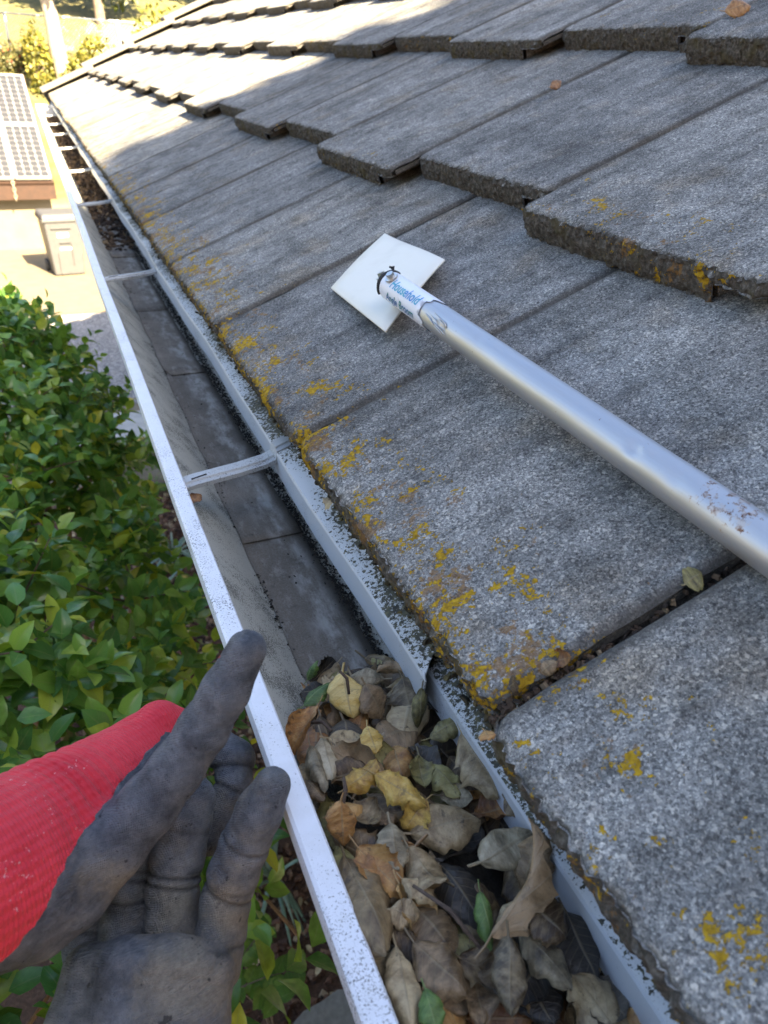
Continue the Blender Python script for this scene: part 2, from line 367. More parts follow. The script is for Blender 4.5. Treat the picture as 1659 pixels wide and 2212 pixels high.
# ---- one tile: x up the slope, y along the eave (away), z normal to the face
def tile_mesh(seed, fine):
    ny = 170 if fine else 30
    ys = np.unique(np.concatenate([np.linspace(0, .302, ny), [.049, .051, .003, .299]]))
    xt = np.array([.43, .38, .3, .22, .16, .12, .09, .065, .045, .03, .02, .013, .008, .0045, .002, .0005, 0]) if fine else np.array([.43, .3, .18, .08, .03, .010, .003, 0])
    zb = np.linspace(-.0025, -.030, 12 if fine else 4)
    prof = [(x, 0.0) for x in xt] + [(0.0, z) for z in zb]
    npf = len(prof); X = np.array([p[0] for p in prof])[:, None] + 0*ys[None]; Z = np.array([p[1] for p in prof])[:, None] + 0*ys[None]
    Yg = ys[None] + 0*X
    top = np.arange(npf) < len(xt)
    # eased edges
    df = np.clip(X / .006, 0, 1); Z = Z - np.where(top[:, None], .0028*(1-df)**2, 0)
    ds = np.minimum(Yg, .302 - Yg); Z = Z - np.where(top[:, None], .004*np.clip(1 - ds/.007, 0, 1)**2, 0)
    # chipped arris and rough broken butt
    n1 = hashn(Yg*90, Z*160, X*90, seed); n2 = hashn(Yg*260, Z*260, X*260, seed+5); n3 = hashn(Yg*28, 0*Z, 0*Z, seed+9); n4 = hashn(Yg*430, Z*430, X*430, seed+11)
    rough = np.where(top[:, None], np.clip(1 - X/.02, 0, 1), 1.0)
    Z = Z + np.where(top[:, None], .0009*n2 + .0007*n1, 0) - rough*np.where(top[:, None], .0016*np.clip(n1+.2, 0, 1), 0)
    X = X + rough*(.0007*n1 + .0018*n2 + .0018*n4*np.where(top[:, None], .6, 1) + .0008*n3) - np.where(top[:, None], 0, .0028*np.sin(np.clip(-Z/.030, 0, 1)*math.pi))
    corner = np.clip(1 - (.302 - Yg)/.012, 0, 1) + np.clip(1 - Yg/.012, 0, 1); X = X + np.where(X < .03, corner**2*.006, 0)
    lip = Yg < .05
    Z = np.where(lip & ~top[:, None], np.maximum(Z, -.013 + .001*n1), Z)
    Yw = Yg + np.where((Yg < .001) | (Yg > .3015), .0012*hashn(X*60, Yg, 0, seed+3), 0)
    v = np.stack([X, Yw, Z], -1); m = len(ys)
    V = v.reshape(-1, 3).tolist(); F = [q[::-1] for q in grid_faces(npf, m)]
    # core, lip underside and interlock below the neighbour's lip
    b = len(V)
    def box(lo, hi):
        nonlocal V, F
        x0,y0,z0 = lo; x1,y1,z1 = hi; q = len(V)
        V += [(x0,y0,z0),(x1,y0,z0),(x1,y1,z0),(x0,y1,z0),(x0,y0,z1),(x1,y0,z1),(x1,y1,z1),(x0,y1,z1)]
        F += [tuple(q+i for i in f) for f in [(0,3,2,1),(4,5,6,7),(0,1,5,4),(1,2,6,5),(2,3,7,6),(3,0,4,7)]]
    box((.0075, .0515, -.0298), (.43, .3005, -.0065)); box((.0085, .0015, -.0125), (.43, .0512, -.0068)); box((.035, .3008, -.0298), (.43, .347, -.0205))
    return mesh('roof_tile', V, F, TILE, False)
fine_v = [tile_mesh(i*7.3+1, True) for i in range(5)]; coarse_v = [tile_mesh(i*3.1+2, False) for i in range(3)]
for me in fine_v + coarse_v:
    me.polygons.foreach_set('use_smooth', [len(p.vertices) == 4 for p in me.polygons])
    me.set_sharp_from_angle(angle=R_(40))
B3 = Matrix(((CP, 0, -SP), (0, 1, 0), (SP, 0, CP)))
trng = random.Random(3)
for j in range(NC):
    off = .194 if j % 2 == 0 else .3465 - .008
    i0 = int(math.floor((Y0 - off) / TP)) + 1
    i = i0
    while off + i*TP < YE - .1:
        u0 = off + i*TP
        alt = (i + (1 if j in (1, 3, 4, 7) else 0)) % 2
        if j == 0: st = trng.uniform(-.004, .004)
        else: st = (-.019 if alt else .017) + trng.uniform(-.006, .006)
        if j == 1: st = {0: -.019, 1: .017, 2: -.026, 3: .018}.get(i, st)
        if j == 2: st = {1: -.010, 2: .032, 3: -.009}.get(i, st)
        near = (u0 < 2.2 and j < 3)
        me = trng.choice(fine_v if near else coarse_v)
        # small real-life misalignment
        yaw = trng.uniform(-.004, .004); gap = trng.uniform(-.0012, .0012)
        if j == 0 and i == -1: gap = -.003; yaw = .004
        mw = Matrix.Translation(Vector(RP(EXPO*j + st, u0 + gap, RISE*j + trng.uniform(-.0007, .0007)))) @ (B3 @ Matrix.Rotation(yaw, 3, 'Z')).to_4x4()
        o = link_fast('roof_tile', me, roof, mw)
        a = 1.0 if j == 0 else (.62 if trng.random() < .45 else .30)
        if j == 1 and i == 0: a = .8
        if j == 0 and u0 > 2.0: a = .85
        if j == 0 and i == -1: a = .84
        o.color = (a, 0, 0, 1)
        i += 1
# ---- rake trim tiles down the gable edge
RAKE = simple('rake_concrete', (.15,.14,.12), .95, nz=160, amt=.3, bump=.4)
def rake_mesh():
    b = MB(); b.box((0, -.16, -.012), (.40, .0, .020)); b.box((0.002, -.012, -.14), (.398, .022, .018))
    me = mesh('rake_tile', b.v, b.f, RAKE); bm = bmesh.new(); bm.from_mesh(me); bmesh.ops.bevel(bm, geom=bm.edges[:], offset=.004, segments=1, affect='EDGES'); bm.to_mesh(me); bm.free(); return me
rme = rake_mesh()
for j in range(NC):
    mw = Matrix.Translation(Vector(RP(EXPO*j - .03, YE - .04, RISE*j + .028))) @ (B3 @ Matrix.Rotation(R_(-1.5), 3, 'Y')).to_4x4()
    o = link_fast('rake_tile', rme, roof, mw); o.color = (.1, 0, 0, 1)
for k in range(int((YE-Y0)/.36)):
    b = MB(); y = Y0 + .36*k
    rz = ridge[2] + .05
    b.add([(xm-.13,y,rz-.05),(xm,y,rz+.03),(xm+.13,y,rz-.05),(xm-.13,y+.40,rz-.06),(xm,y+.40,rz+.02),(xm+.13,y+.40,rz-.06),
           (xm-.13,y,rz-.075),(xm,y,rz+.005),(xm+.13,y,rz-.075),(xm-.13,y+.4,rz-.085),(xm,y+.4,rz-.005),(xm+.13,y+.4,rz-.085)],
          [(0,1,4,3),(1,2,5,4),(6,9,10,7),(7,10,11,8),(0,6,7,1),(1,7,8,2),(3,4,10,9),(4,5,11,10),(0,3,9,6),(2,8,11,5)])
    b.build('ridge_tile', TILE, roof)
# ---- drip edge flashing in two lengths (near one tucked under the far one)
def drip(y0, y1, dz, dx, cut):
    xs = .0067 + dx; zt = -.048 + dz
    b = MB(); n = max(2, int((y1-y0)/.05)); V = []; ys = np.linspace(y0, y1, n)
    for i, y in enumerate(ys):
        w = .0012*math.sin(y*9.1) + .0008*math.sin(y*23.)
        ye = y + (.018 if (i == 0 and cut) else 0)
        V += [(xs+.085, ye, zt+.034), (xs+.011, y + (.014 if i == 0 and cut else 0), zt+.0035), (xs+w, y + (.003 if i == 0 and cut else 0), zt), (xs+w-.0008, y, zt-.0015), (xs+w+.0005, y + (.004 if i == 0 and cut else 0), zt-.0222), (xs+w+.0008, y, zt-.0240)]
    F = grid_faces(n, 6)
    o = link('drip_edge', mesh('drip_edge', V, [q for q in F], [FLANGE, FACE]), house)
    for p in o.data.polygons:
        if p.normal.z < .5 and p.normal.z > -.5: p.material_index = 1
    md = o.modifiers.new('thick', 'SOLIDIFY'); md.thickness = .0009; md.offset = 0
    return o
drip(.262, 3.3, 0, 0, True); drip(Y0, .33, -.0070, .0085, False); drip(3.27, YE-.1, -.003, .003, True)

# ================================================================== GUTTER
gut = empty('rain_gutter', (-.03, 2.0, -.14), 'white metal rain gutter along the tiled eave, half full of leaves', 'gutter')
GY0, GY1 = -.72, 6.15
def extrude(name, prof, y0, y1, mat, parent, thick, step=.25, wob=0.0, smooth=True):
    n = max(2, int((y1-y0)/step)); V = []
    for y in np.linspace(y0, y1, n):
        w = wob*(math.sin(y*3.1+1) + .6*math.sin(y*8.3))
        V += [(x+w, y, z) for x, z in prof]
    o = link(name, mesh(name, V, grid_faces(n, len(prof)), mat, smooth), parent)
    if smooth: o.data.set_sharp_from_angle(angle=R_(28))
    md = o.modifiers.new('thick', 'SOLIDIFY'); md.thickness = thick; md.offset = 0
    return o
extrude('trough', [(.0395,-.068),(.0395,-.138),(.036,-.1405),(-.031,-.1405),(-.0347,-.1385),(-.0400,-.1322),(-.0470,-.1240),(-.0560,-.1135),(-.0650,-.1030),(-.0760,-.0900),(-.0850,-.0790),(-.0885,-.066)], GY0, GY1, INNER, gut, .0009)
extrude('front_face', [(-.0362,-.1415),(-.0418,-.1345),(-.0490,-.1260),(-.0580,-.1155),(-.0670,-.1050),(-.0780,-.0920),(-.0872,-.0805),(-.0925,-.070)], GY0, GY1, WHITE, gut, .0006)
extrude('front_lip', [(-.0887,-.0665),(-.0835,-.0655),(-.0812,-.0625),(-.0812,-.0592),(-.0822,-.0578),(-.0925,-.0572),(-.0940,-.0582),(-.0943,-.060),(-.0943,-.0695),(-.0930,-.0715)], GY0, GY1, WHITE, gut, .0008, step=.12, wob=.0008)
for y in (GY1-.001, GY0+.001):
    mb = MB(); pr = [(.0395,-.062),(.0395,-.140),(-.034,-.140),(-.055,-.116),(-.080,-.102),(-.091,-.076),(-.093,-.058)]
    mb.add([(x, y-.001, z) for x, z in pr] + [(x, y+.001, z) for x, z in pr], [tuple(range(7)), tuple(range(13, 6, -1))] + [(i, 7+i, 7+(i+1) % 7, (i+1) % 7) for i in range(7)])
    mb.build('end_cap', WHITE, gut)
def hanger(y):
    w = .010; V = []; prof = [(-w,-.0035),(-w,0.),(-w*.55,.0006),(-w*.45,.0022),(w*.45,.0022),(w*.55,.0006),(w,0.),(w,-.0035)]
    xs = [(-.0905,-.0635),(-.0838,-.0655),(-.078,-.0640),(-.070,-.0628),(-.03,-.0605),(-.005,-.0575),(.004,-.0545),(.0055,-.047),(.012,-.0445),(.028,-.0405)]
    for x, z in xs:
        for dy, dz in prof: V.append((x, y + dy + (x*.12), z + dz))
    o = link('hanger', mesh('hanger', V, grid_faces(len(xs), 8), STRAP), gut)
    md = o.modifiers.new('thick', 'SOLIDIFY'); md.thickness = .0011; md.offset = 0
    b = MB(); b.tube([(-.074, y-.012, -.0608), (-.060, y-.0085, -.0598)], [.0011, .0011], 6); b.build('rivet', GRIT, o)
HY = [.578, 1.305, 2.04, 2.66, 3.33, 3.92, 4.48, 5.1, 5.7]
for y in HY: hanger(y)
# liner strips lapped along the floor
lr = random.Random(5)
cuts = [-.70, .02, .36, .562, .695, 1.018, 1.345, 1.78, 2.3, 3.0, 3.9, 5.0, 6.1]
for i in range(len(cuts)-1):
    y0, y1 = cuts[i], cuts[i+1] + .035; x0 = -.0338 + lr.uniform(0, .0015); x1 = .026 + lr.uniform(-.004, .003); h0 = -.1378 + .0006*(i % 2)
    n = 14; V = []
    for k in range(n):
        t = k/(n-1); y = y0 + (y1-y0)*t; r = .006*max(0, 1-(y-y0)/.008)**1.5 if i in (2, 5) else 0
        h = h0 + .0009*max(0, 1-(y-y0)/.10) - .0006*t
        for xx in np.linspace(0, 1, 7):
            V.append((x0 + r + (x1 - x0 - r)*xx + .0010*math.sin(y*40+i), y + .0012*(xx-.5)*(1 if i % 2 else -1), h + .0003*abs(2*xx-1)**3))
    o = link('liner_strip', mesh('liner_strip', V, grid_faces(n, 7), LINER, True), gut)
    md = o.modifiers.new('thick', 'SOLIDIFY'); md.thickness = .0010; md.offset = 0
# grit along the edges of the liner and rotted debris further on
def chips(name, pts, smin, smax, mat, flat=.5, seed=0):
    r = np.random.default_rng(seed); V = []; F = []
    base = np.array([[-1,-1,-1],[1,-1,-1],[1,1,-1],[-1,1,-1],[-.6,-.7,1],[.7,-.6,1],[.6,.7,1],[-.7,.6,1]], float)
    fq = [(0,3,2,1),(4,5,6,7),(0,1,5,4),(1,2,6,5),(2,3,7,6),(3,0,4,7)]
    for i, p in enumerate(pts):
        s = r.uniform(smin, smax); a = r.uniform(0, 6.28); sx, sy, sz = s*r.uniform(.6, 1.5), s*r.uniform(.4, .9), s*flat*r.uniform(.4, 1)
        q = base*np.array([sx, sy, sz]) + r.normal(0, s*.12, (8, 3)); tl = r.normal(0, .3, 2)
        ca, sa = math.cos(a), math.sin(a); x = q[:, 0]*ca - q[:, 1]*sa; y = q[:, 0]*sa + q[:, 1]*ca; z = q[:, 2] + x*tl[0] + y*tl[1]
        b = len(V); V += np.stack([x+p[0], y+p[1], z+p[2]], 1).tolist(); F += [tuple(b+k for k in f) for f in fq]
    rnd = np.repeat(r.random(len(pts)), 8)
    return mesh(name, V, F, mat, attr={'rnd': rnd})
N = 9500; yy = .28 + 3.2*rng.random(N)**1.4; edge = rng.random(N)
xx = np.where(edge < .72, .0305 + rng.normal(0, .0032, N), np.where(edge < .86, -.030 + np.abs(rng.normal(0, .004, N))*np.sign(np.sin(yy*11+np.sin(yy*37)*2)-.2)*.9, rng.uniform(-.03, .03, N)))
keep = (edge < .72) | ((edge < .86) & (np.sin(yy*13)+np.sin(yy*31) > .2)) | (rng.random(N) < .10)
pts = np.stack([xx, yy, -.1372 + 0*xx], 1)[keep]
o = link('grit', chips('grit', pts, .0004, .0013, GRIT, .7, 1), gut); tag(o, kind='stuff')
def m_chip(name, stops, rough=.9):
    t = NT(name); r = t.attr('rnd'); o = t.obj(); c = t.mix(1.0, t.ramp(r, stops), t.ramp(t.noise(o, 180, 3), [(.3, .7), (.7, 1.25)]), 'MULTIPLY')
    t.bs(Base_Color=c, Roughness=rough); return t.m
ROT = m_chip('rotted_debris', [(0, (.02,.014,.01)), (.5, (.055,.035,.022)), (.85, (.12,.075,.04)), (1, (.22,.16,.09))])
N = 4200; yy = 1.85 + 4.2*rng.random(N)**.8; hgt = np.clip((yy-1.8)/1.6, 0, 1)*.026
pts = np.stack([rng.uniform(-.036, .034, N), yy, -.1375 + rng.random(N)*(hgt*(1+.5*np.sin(yy*5))+.002)], 1)
o = link('gutter_debris', chips('gutter_debris', pts, .002, .009, ROT, .45, 2)); tag(o, 'brown rotted leaf debris lying in the far gutter floor', 'debris', kind='stuff')
# crumbs and moss packed under the eave tiles
MOSS = m_chip('moss_crumb', [(0, (.018,.016,.011)), (.5, (.05,.042,.022)), (.85, (.09,.075,.025)), (1, (.17,.12,.05))])
N = 4200; yy = rng.uniform(-.1, 3.0, N); kk = -.031 + rng.random(N)**2*.012; pts = np.array([RP(.004 + rng.normal(0, .0025), y, k) for y, k in zip(yy, kk)])
o = link('moss', chips('moss', pts, .0007, .0026, MOSS, .8, 3), house); tag(o, kind='stuff')
# grit and leaf crumbs in the side joints of the first course
pts = []
for jn, dens in ((.194, 120), (.499, 60), (.804, 60)):
    for _ in range(dens):
        s = rng.random()**1.2*.33; pts.append(RP(s, jn + rng.normal(-.001, .0013), -.012 + rng.random()*.006))
for _ in range(80): pts.append(RP(rng.random()*.07, .192 + rng.normal(0, .002), -.014 + rng.random()*.007))
o = link('joint_crumb', chips('joint_crumb', np.array(pts), .0007, .0024, ROT, .6, 4), house); tag(o, kind='stuff')

# ================================================================== DRY OAK LEAVES
def oak_mesh(seed, spiny, cup, curl, wr, twist=0.0):
    """unit leaf: length 1 along +y (stalk at y=0), face +z, width ratio wr"""
    r = random.Random(seed); nu, nv = 13, 37; V = []; UV = []; teeth = [(r.uniform(.16, .95), r.choice((-1, 1))) for _ in range(r.randint(6, 10))]
    asym = r.uniform(-.06, .06); ph = r.uniform(0, 6.28)
    for j in range(nv):
        v = j/(nv-1)
        w = wr*.5*(math.sin(math.pi*min(1, v**.92))**.52) * (1 - .06*math.cos(2*math.pi*v + asym*9))
        w *= (1 if v < .97 else .6)
        for i in range(nu):
            u = i/(nu-1)*2-1; e = abs(u)
            ww = w
            if spiny:
                for tv, ts in teeth:
                    if ts*u > 0: ww *= 1 + .27*math.exp(-((v-tv)/.017)**2)*e**6
            ww *= 1 + (.07*math.sin(v*17+ph+u*2) + .04*math.sin(v*31+ph*2))*e**2
            # bend across (cup) and along (curl)
            a = cup*u*(.6+.4*math.sin(math.pi*v)); R = ww/ max(abs(cup), .05)
            x = R*math.sin(a) if abs(cup) > .05 else ww*u; z = R*(1-math.cos(a)) if cup > .05 else (-R*(1-math.cos(a)) if cup < -.05 else 0)
            b = curl*(v-.45); L = 1/ (curl if abs(curl) > .05 else .05)
            if abs(curl) > .05: y = .45 + math.sin(b)*(L) ; z2 = (1-math.cos(b))*L; y, z = y - z*math.sin(b), z2 + z*math.cos(b)
            else: y = v
            z += .036*math.sin(u*3+ph)*math.sin(v*7+ph) + .034*math.sin(v*17+u*4+ph)*e*e + .012*math.sin(v*41+u*9)*e
            tw = twist*(v-.5); x, z = x*math.cos(tw) - z*math.sin(tw), x*math.sin(tw) + z*math.cos(tw)
            V.append((x, y, z)); UV.append((u*.5+.5, v))
    F = grid_faces(nv, nu); F = [q[::-1] for q in F]
    # stalk
    y0 = V[nu//2]; b = len(V)
    for q in range(3):
        t = q/2
        for k in range(4):
            an = k*math.pi/2; V.append((y0[0] + .012*math.cos(an) + .03*t*math.sin(ph), y0[1] + .03 - .22*t, y0[2] + .012*math.sin(an) + .06*t*t)); UV.append((.5, .02))
    for q in range(2):
        for k in range(4): F.append((b+q*4+k, b+q*4+(k+1) % 4, b+(q+1)*4+(k+1) % 4, b+(q+1)*4+k))
    return mesh('oak_leaf', V, F, None, True, UV)
variants = {}
def oak_var(cls, k):
    if (cls, k) not in variants:
        spec = [(1,-1.5,-.8,.60,.35), (0,-1.9,-1.0,.56,-.4), (1,1.4,-.8,.62,.5), (0,-1.5,-1.2,.54,.3), (1,-2.0,-.7,.64,.2), (0,1.7,.9,.60,-.5), (1,-1.5,1.2,.58,.6), (0,-2.4,-.8,.66,.4)][k]
        me = oak_mesh(k*13+hash(cls) % 7*0 + len(cls), *spec); me.materials.append(OAK[cls]); variants[(cls, k)] = me
    return variants[(cls, k)]
LAB = {'tan': 'tan dry oak leaf half buried in the gutter leaf pile', 'grey': 'pale grey dry oak leaf half buried in the gutter leaf pile', 'yellow': 'yellow oak leaf half buried in the gutter leaf pile',
 'orange': 'orange-brown oak leaf half buried in the gutter leaf pile', 'brown': 'brown dry oak leaf half buried in the gutter leaf pile', 'dark': 'blackened damp oak leaf half buried in the gutter leaf pile',
 'olive': 'olive-yellow oak leaf half buried in the gutter leaf pile', 'green': 'green oak leaf half buried in the gutter leaf pile'}
def put_leaf(cls, k, A, B, width, tilt=0.0, roll=0.0, label=None, group='gutter'):
    """stalk end A and tip B in world metres, real width in metres"""
    A = np.asarray(A, float); B = np.asarray(B, float); y = B - A; L = np.linalg.norm(y); y /= L
    toC = CAM - (A+B)/2; up = .62*toC/np.linalg.norm(toC) + .5*np.array([0, 0, 1.0])
    z = up - y*(up @ y); z /= np.linalg.norm(z); x = np.cross(y, z)
    x, z = math.cos(roll)*x + math.sin(roll)*z, -math.sin(roll)*x + math.cos(roll)*z
    me = oak_var(cls, k); wr = [.60,.56,.62,.54,.64,.60,.58,.66][k]
    cu_ = abs([-1.5,-1.9,1.4,-1.5,-2.0,1.7,-1.5,-2.4][k]); sx = width/(L*wr*.95*max(.50, math.sin(cu_)/cu_))
    mw = Matrix(((x[0]*L*sx, y[0]*L, z[0]*L, A[0]), (x[1]*L*sx, y[1]*L, z[1]*L, A[1]), (x[2]*L*sx, y[2]*L, z[2]*L, A[2]), (0, 0, 0, 1)))
    o = bpy.data.objects.new('oak_leaf', me); col.objects.link(o); o.matrix_world = mw
    if group == 'gutter':
        tag(o, LAB[cls] if label is None else label, 'leaf', None if label else cls + ' oak leaves in the gutter')
    else: tag(o, label, 'leaf', group)
    return o
z4 = lambda x, y: (540 + x*.5859, 1350 + y*.5859)
# (class, variant, stalk px, tip px, width px, height of stalk, height of tip, roll)
H = [('yellow',1,(345,170),(375,350),112,-.062,-.080,.1),('brown',3,(425,215),(500,345),105,-.066,-.082,.2),('grey',1,(500,200),(368,178),62,-.078,-.074,0),
 ('grey',0,(560,190),(600,345),120,-.066,-.082,-.1),('olive',7,(635,235),(625,390),60,-.055,-.078,.3),('olive',1,(655,408),(810,330),66,-.068,-.060,.2),
 ('orange',2,(245,290),(138,485),78,-.060,-.082,-.4),('dark',1,(350,335),(365,455),105,-.080,-.078,0),('yellow',4,(430,370),(470,470),80,-.066,-.070,.2),
 ('grey',4,(265,400),(310,555),80,-.074,-.068,.3),('orange',3,(520,425),(560,550),105,-.080,-.070,-.2),('yellow',6,(340,610),(478,512),78,-.060,-.058,.1),
 ('yellow',0,(455,545),(660,662),92,-.055,-.060,.0),('yellow',2,(650,640),(568,760),84,-.062,-.072,.3),('olive',5,(615,490),(650,620),80,-.068,-.064,.2),
 ('tan',0,(775,385),(930,622),135,-.060,-.062,.2),('tan',7,(935,640),(1000,690),78,-.062,-.062,0),('tan',3,(585,770),(860,690),150,-.070,-.064,.1),
 ('grey',7,(850,880),(1050,745),150,-.062,-.055,.0),('brown',6,(920,1180),(1105,735),70,-.060,-.030,.9),('brown',3,(1000,1000),(1060,760),125,-.072,-.045,.3),
 ('orange',1,(340,650),(345,832),90,-.052,-.072,.2),('grey',1,(525,715),(540,890),100,-.066,-.062,.1),('tan',0,(340,820),(520,1165),165,-.070,-.050,.3),
 ('orange',2,(390,815),(575,995),100,-.066,-.070,.0),('tan',6,(590,830),(715,980),112,-.068,-.062,.3),('dark',3,(690,860),(875,1095),150,-.076,-.072,.2),
 ('tan',1,(515,1040),(630,1085),84,-.064,-.066,0),('brown',1,(610,1020),(755,1205),130,-.070,-.068,.3),('green',7,(850,975),(905,1200),66,-.058,-.066,.4),
 ('tan',7,(925,1135),(1025,1005),92,-.066,-.060,-.1),('tan',4,(1035,1015),(1175,1150),135,-.052,-.055,.2),('grey',1,(962,1140),(955,1455),92,-.050,-.062,.0),
 ('grey',3,(985,1110),(1205,1320),110,-.062,-.058,.2),('dark',0,(1165,1050),(1300,1335),160,-.060,-.070,.4),('brown',0,(595,1160),(810,1350),135,-.064,-.062,.2),
 ('tan',1,(545,1160),(600,1480),95,-.068,-.060,.2),('green',3,(640,1330),(700,1520),75,-.058,-.06,.0),('brown',2,(810,1250),(870,1470),110,-.078,-.074,.1),
 ('dark',1,(1020,1280),(1110,1470),120,-.082,-.078,0),('dark',5,(1250,1330),(1400,1450),140,-.078,-.074,.2),('green',7,(205,205),(240,128),42,-.078,-.062,.6),
 ('green',1,(190,290),(300,200),55,-.074,-.068,.5),('brown',6,(590,155),(460,165),40,-.070,-.072,.5),('grey',7,(222,430),(300,592),70,-.070,-.066,.6),
 ('olive',3,(655,500),(780,610),90,-.080,-.072,.2),('brown',3,(720,470),(840,600),110,-.082,-.076,.1),('dark',2,(660,270),(730,330),60,-.080,-.074,.1),
 ('orange',0,(290,700),(420,650),80,-.066,-.070,.3),('tan',5,(380,660),(490,740),90,-.074,-.068,.2),('brown',1,(200,560),(270,640),60,-.074,-.070,.2),
 ('tan',1,(480,1180),(530,1300),80,-.076,-.070,.2),('brown',4,(430,620),(530,720),100,-.078,-.072,.1),('grey',5,(700,640),(830,640),80,-.082,-.076,.2),
 ('dark',3,(900,1200),(1010,1330),120,-.086,-.08,.1),('tan',3,(560,930),(700,1010),70,-.062,-.066,.4),('brown',1,(700,1290),(790,1430),95,-.082,-.076,.1)]
HLAB = {0: 'broad yellow oak leaf with upright stalk at the edge of the pile', 1: 'brown oak leaf beside the broad stalked yellow leaf', 2: 'pale grey leaf lying behind the broad yellow leaf', 3: 'grey spiny oak leaf below the cut corner of the flashing',
 4: 'narrow olive oak leaf standing upright beside the flashing corner', 5: 'olive oak leaf resting its tip on the flashing', 6: 'orange oak leaf leaning against the inside of the gutter lip', 8: 'small yellow oak leaf just inside the pile edge',
 9: 'pale grey leaf next to the orange leaf at the lip', 11: 'curled yellow leaf touching the mottled yellow leaf', 12: 'mottled yellow leaf lying on top of the pile', 13: 'yellow leaf tucked under the mottled yellow one', 15: 'long tan leaf lying against the roof-side flashing',
 17: 'large plump tan leaf in the middle of the pile', 18: 'large pale grey leaf beside the curled brown leaf', 19: 'long curled brown leaf rising over the flashing', 21: 'orange leaf by the lip with its stalk sticking up', 23: 'largest tan leaf, lying along the front lip',
 24: 'orange mottled spiny leaf beside the largest tan leaf', 29: 'narrow green leaf standing upright in the pile', 32: 'long pale grey leaf pointing down the gutter', 34: 'big blackened leaf beside the flashing', 37: 'bright green leaf by the front lip', 41: 'short upright green leaf at the very edge of the pile', 42: 'dark green leaf lying at the very edge of the pile'}
for hi_, (cls, k, a, b, w, za, zb, rl) in enumerate(H):
    A = onZ(z4(*a), za); B = onZ(z4(*b), zb); dm = np.linalg.norm((A+B)/2 - CAM)
    B = A + (B-A); put_leaf(cls, k, A, B, w*.5859*dm/FV, roll=rl, label=HLAB.get(hi_))
lrng = random.Random(21)
for i in range(235):                                     # the body of the pile underneath
    y = lrng.uniform(-.10, .345) if i < 215 else lrng.uniform(.30, .372); x = lrng.uniform(-.068, .030)
    t = min(1, max(0, (.36 - y)/.10)); zmax = -.130 + t*.057
    z = max(-.133, zmax - .034*lrng.random()**1.3); a = lrng.uniform(0, 6.28); L = lrng.uniform(.030, .050)
    x = max(-.05 if z < -.11 else -.068, x)
    dv = np.array([math.cos(a)*.75, math.sin(a), lrng.uniform(-.25, .25)])*L
    A = np.array([x, y, z]) - dv/2; B = A + dv
    for q in (A, B): q[0] = min(.034, max(-.074 if q[2] > -.1 else -.045, q[0])); q[2] = max(q[2], -.134)
    put_leaf(lrng.choice(['tan','tan','brown','brown','dark','olive','orange']), lrng.randrange(8), A, B, L*lrng.uniform(.42, .56), roll=lrng.uniform(-.7, .7))
# single leaves and scraps elsewhere
A, B = onZ((412, 1088), -.066), onZ((432, 1068), -.063); put_leaf('orange', 5, A, B, .010, label='curled orange leaf scrap stuck inside the front lip of gutter', group='scraps')
A, B = onR((1188, 186), .045), onR((1216, 172), .045); put_leaf('orange', 1, A, B, .012, label='small orange leaf lying in a joint on second tile course', group='scraps')
A, B = onR((1565, 22), .07), onR((1625, 3), .07); put_leaf('orange', 3, A, B, .022, label='orange leaf caught between tile butts high on the roof', group='scraps')
A, B = onR((1478, 1258), .0), onR((1520, 1235), .0); put_leaf('olive', 1, A, B, .012, label='olive leaf scrap in the wide tile joint under the pole', group='scraps')
A, B = onR((722, 1092), -.02), onR((702, 1080), -.024); put_leaf('tan', 6, A, B, .008, label='rolled tan leaf scrap on the dirty flashing edge', group='scraps')
for i, (a, b) in enumerate((((1160,1460),(1200,1425)), ((1190,1430),(1240,1418)), ((1090,1490),(1120,1470)), ((1046,1576),(1056,1592)))):
    A, B = onR(a, -.004), onR(b, .002); put_leaf(['brown','orange','brown','orange'][i], [7,5,6,7][i], A, B, .009, label='shrivelled brown leaf scrap in the open eave tile joint', group='scraps in the eave joint')
TWIG = simple('twig_bark', (.085,.06,.045), .9, nz=300, amt=.4)
for i, (a, b, za, zb, lb) in enumerate((((600,960),(850,1192),-.054,-.062,'thin dark twig lying across brown leaves in gutter'), ((330,170),(365,255),-.05,-.062,'short stalk standing up from the yellow leaf'), ((345,560),(338,690),-.048,-.058,'thin purplish twig upright among yellow leaves'), ((300,390),(215,360),-.066,-.072,'fine tangled twig beside the orange leaf'))):
    A, B = onZ(z4(*a), za), onZ(z4(*b), zb); mid = (A+B)/2 + np.array([.002, .001, .002])
    b_ = MB(); b_.tube([A, mid, B], [.0008, .0011, .0009], 6); o = b_.build('twig', TWIG, None, True); tag(o, lb, 'twig')

# ================================================================== SCRAPER ON A POLE
tool = empty('gutter_scraper', tuple(onR((840, 640), .012)), 'home-made scraper: white plastic plate bolted to a silver pole', 'scraper')
PLAST = NT('cream_plastic'); o_ = PLAST.obj(); PLAST.bs(Base_Color=PLAST.mix(PLAST.maprange(PLAST.noise(o_, 30, 5, .6), .5, .8, 0, .35), (.72,.70,.61), (.55,.52,.43)), Roughness=.45); PLAST = PLAST.m
cn = [onR((716, 625), .004), onR((832, 507), .004), onR((962, 564), .013), onR((834, 720), .012)]
n = 9; V = []
for i in range(n):
    for j in range(n):
        a, b = i/(n-1), j/(n-1); p_ = (cn[0]*(1-a) + cn[1]*a)*(1-b) + (cn[3]*(1-a) + cn[2]*a)*b
        V.append(p_ + NV*(.0018*math.sin(a*math.pi) - .0008*math.sin(b*math.pi*2)*a))
pl = link('plate', mesh('plate', V, grid_faces(n, n), PLAST, True), tool); md = pl.modifiers.new('t', 'SOLIDIFY'); md.thickness = .0022; md.offset = -1
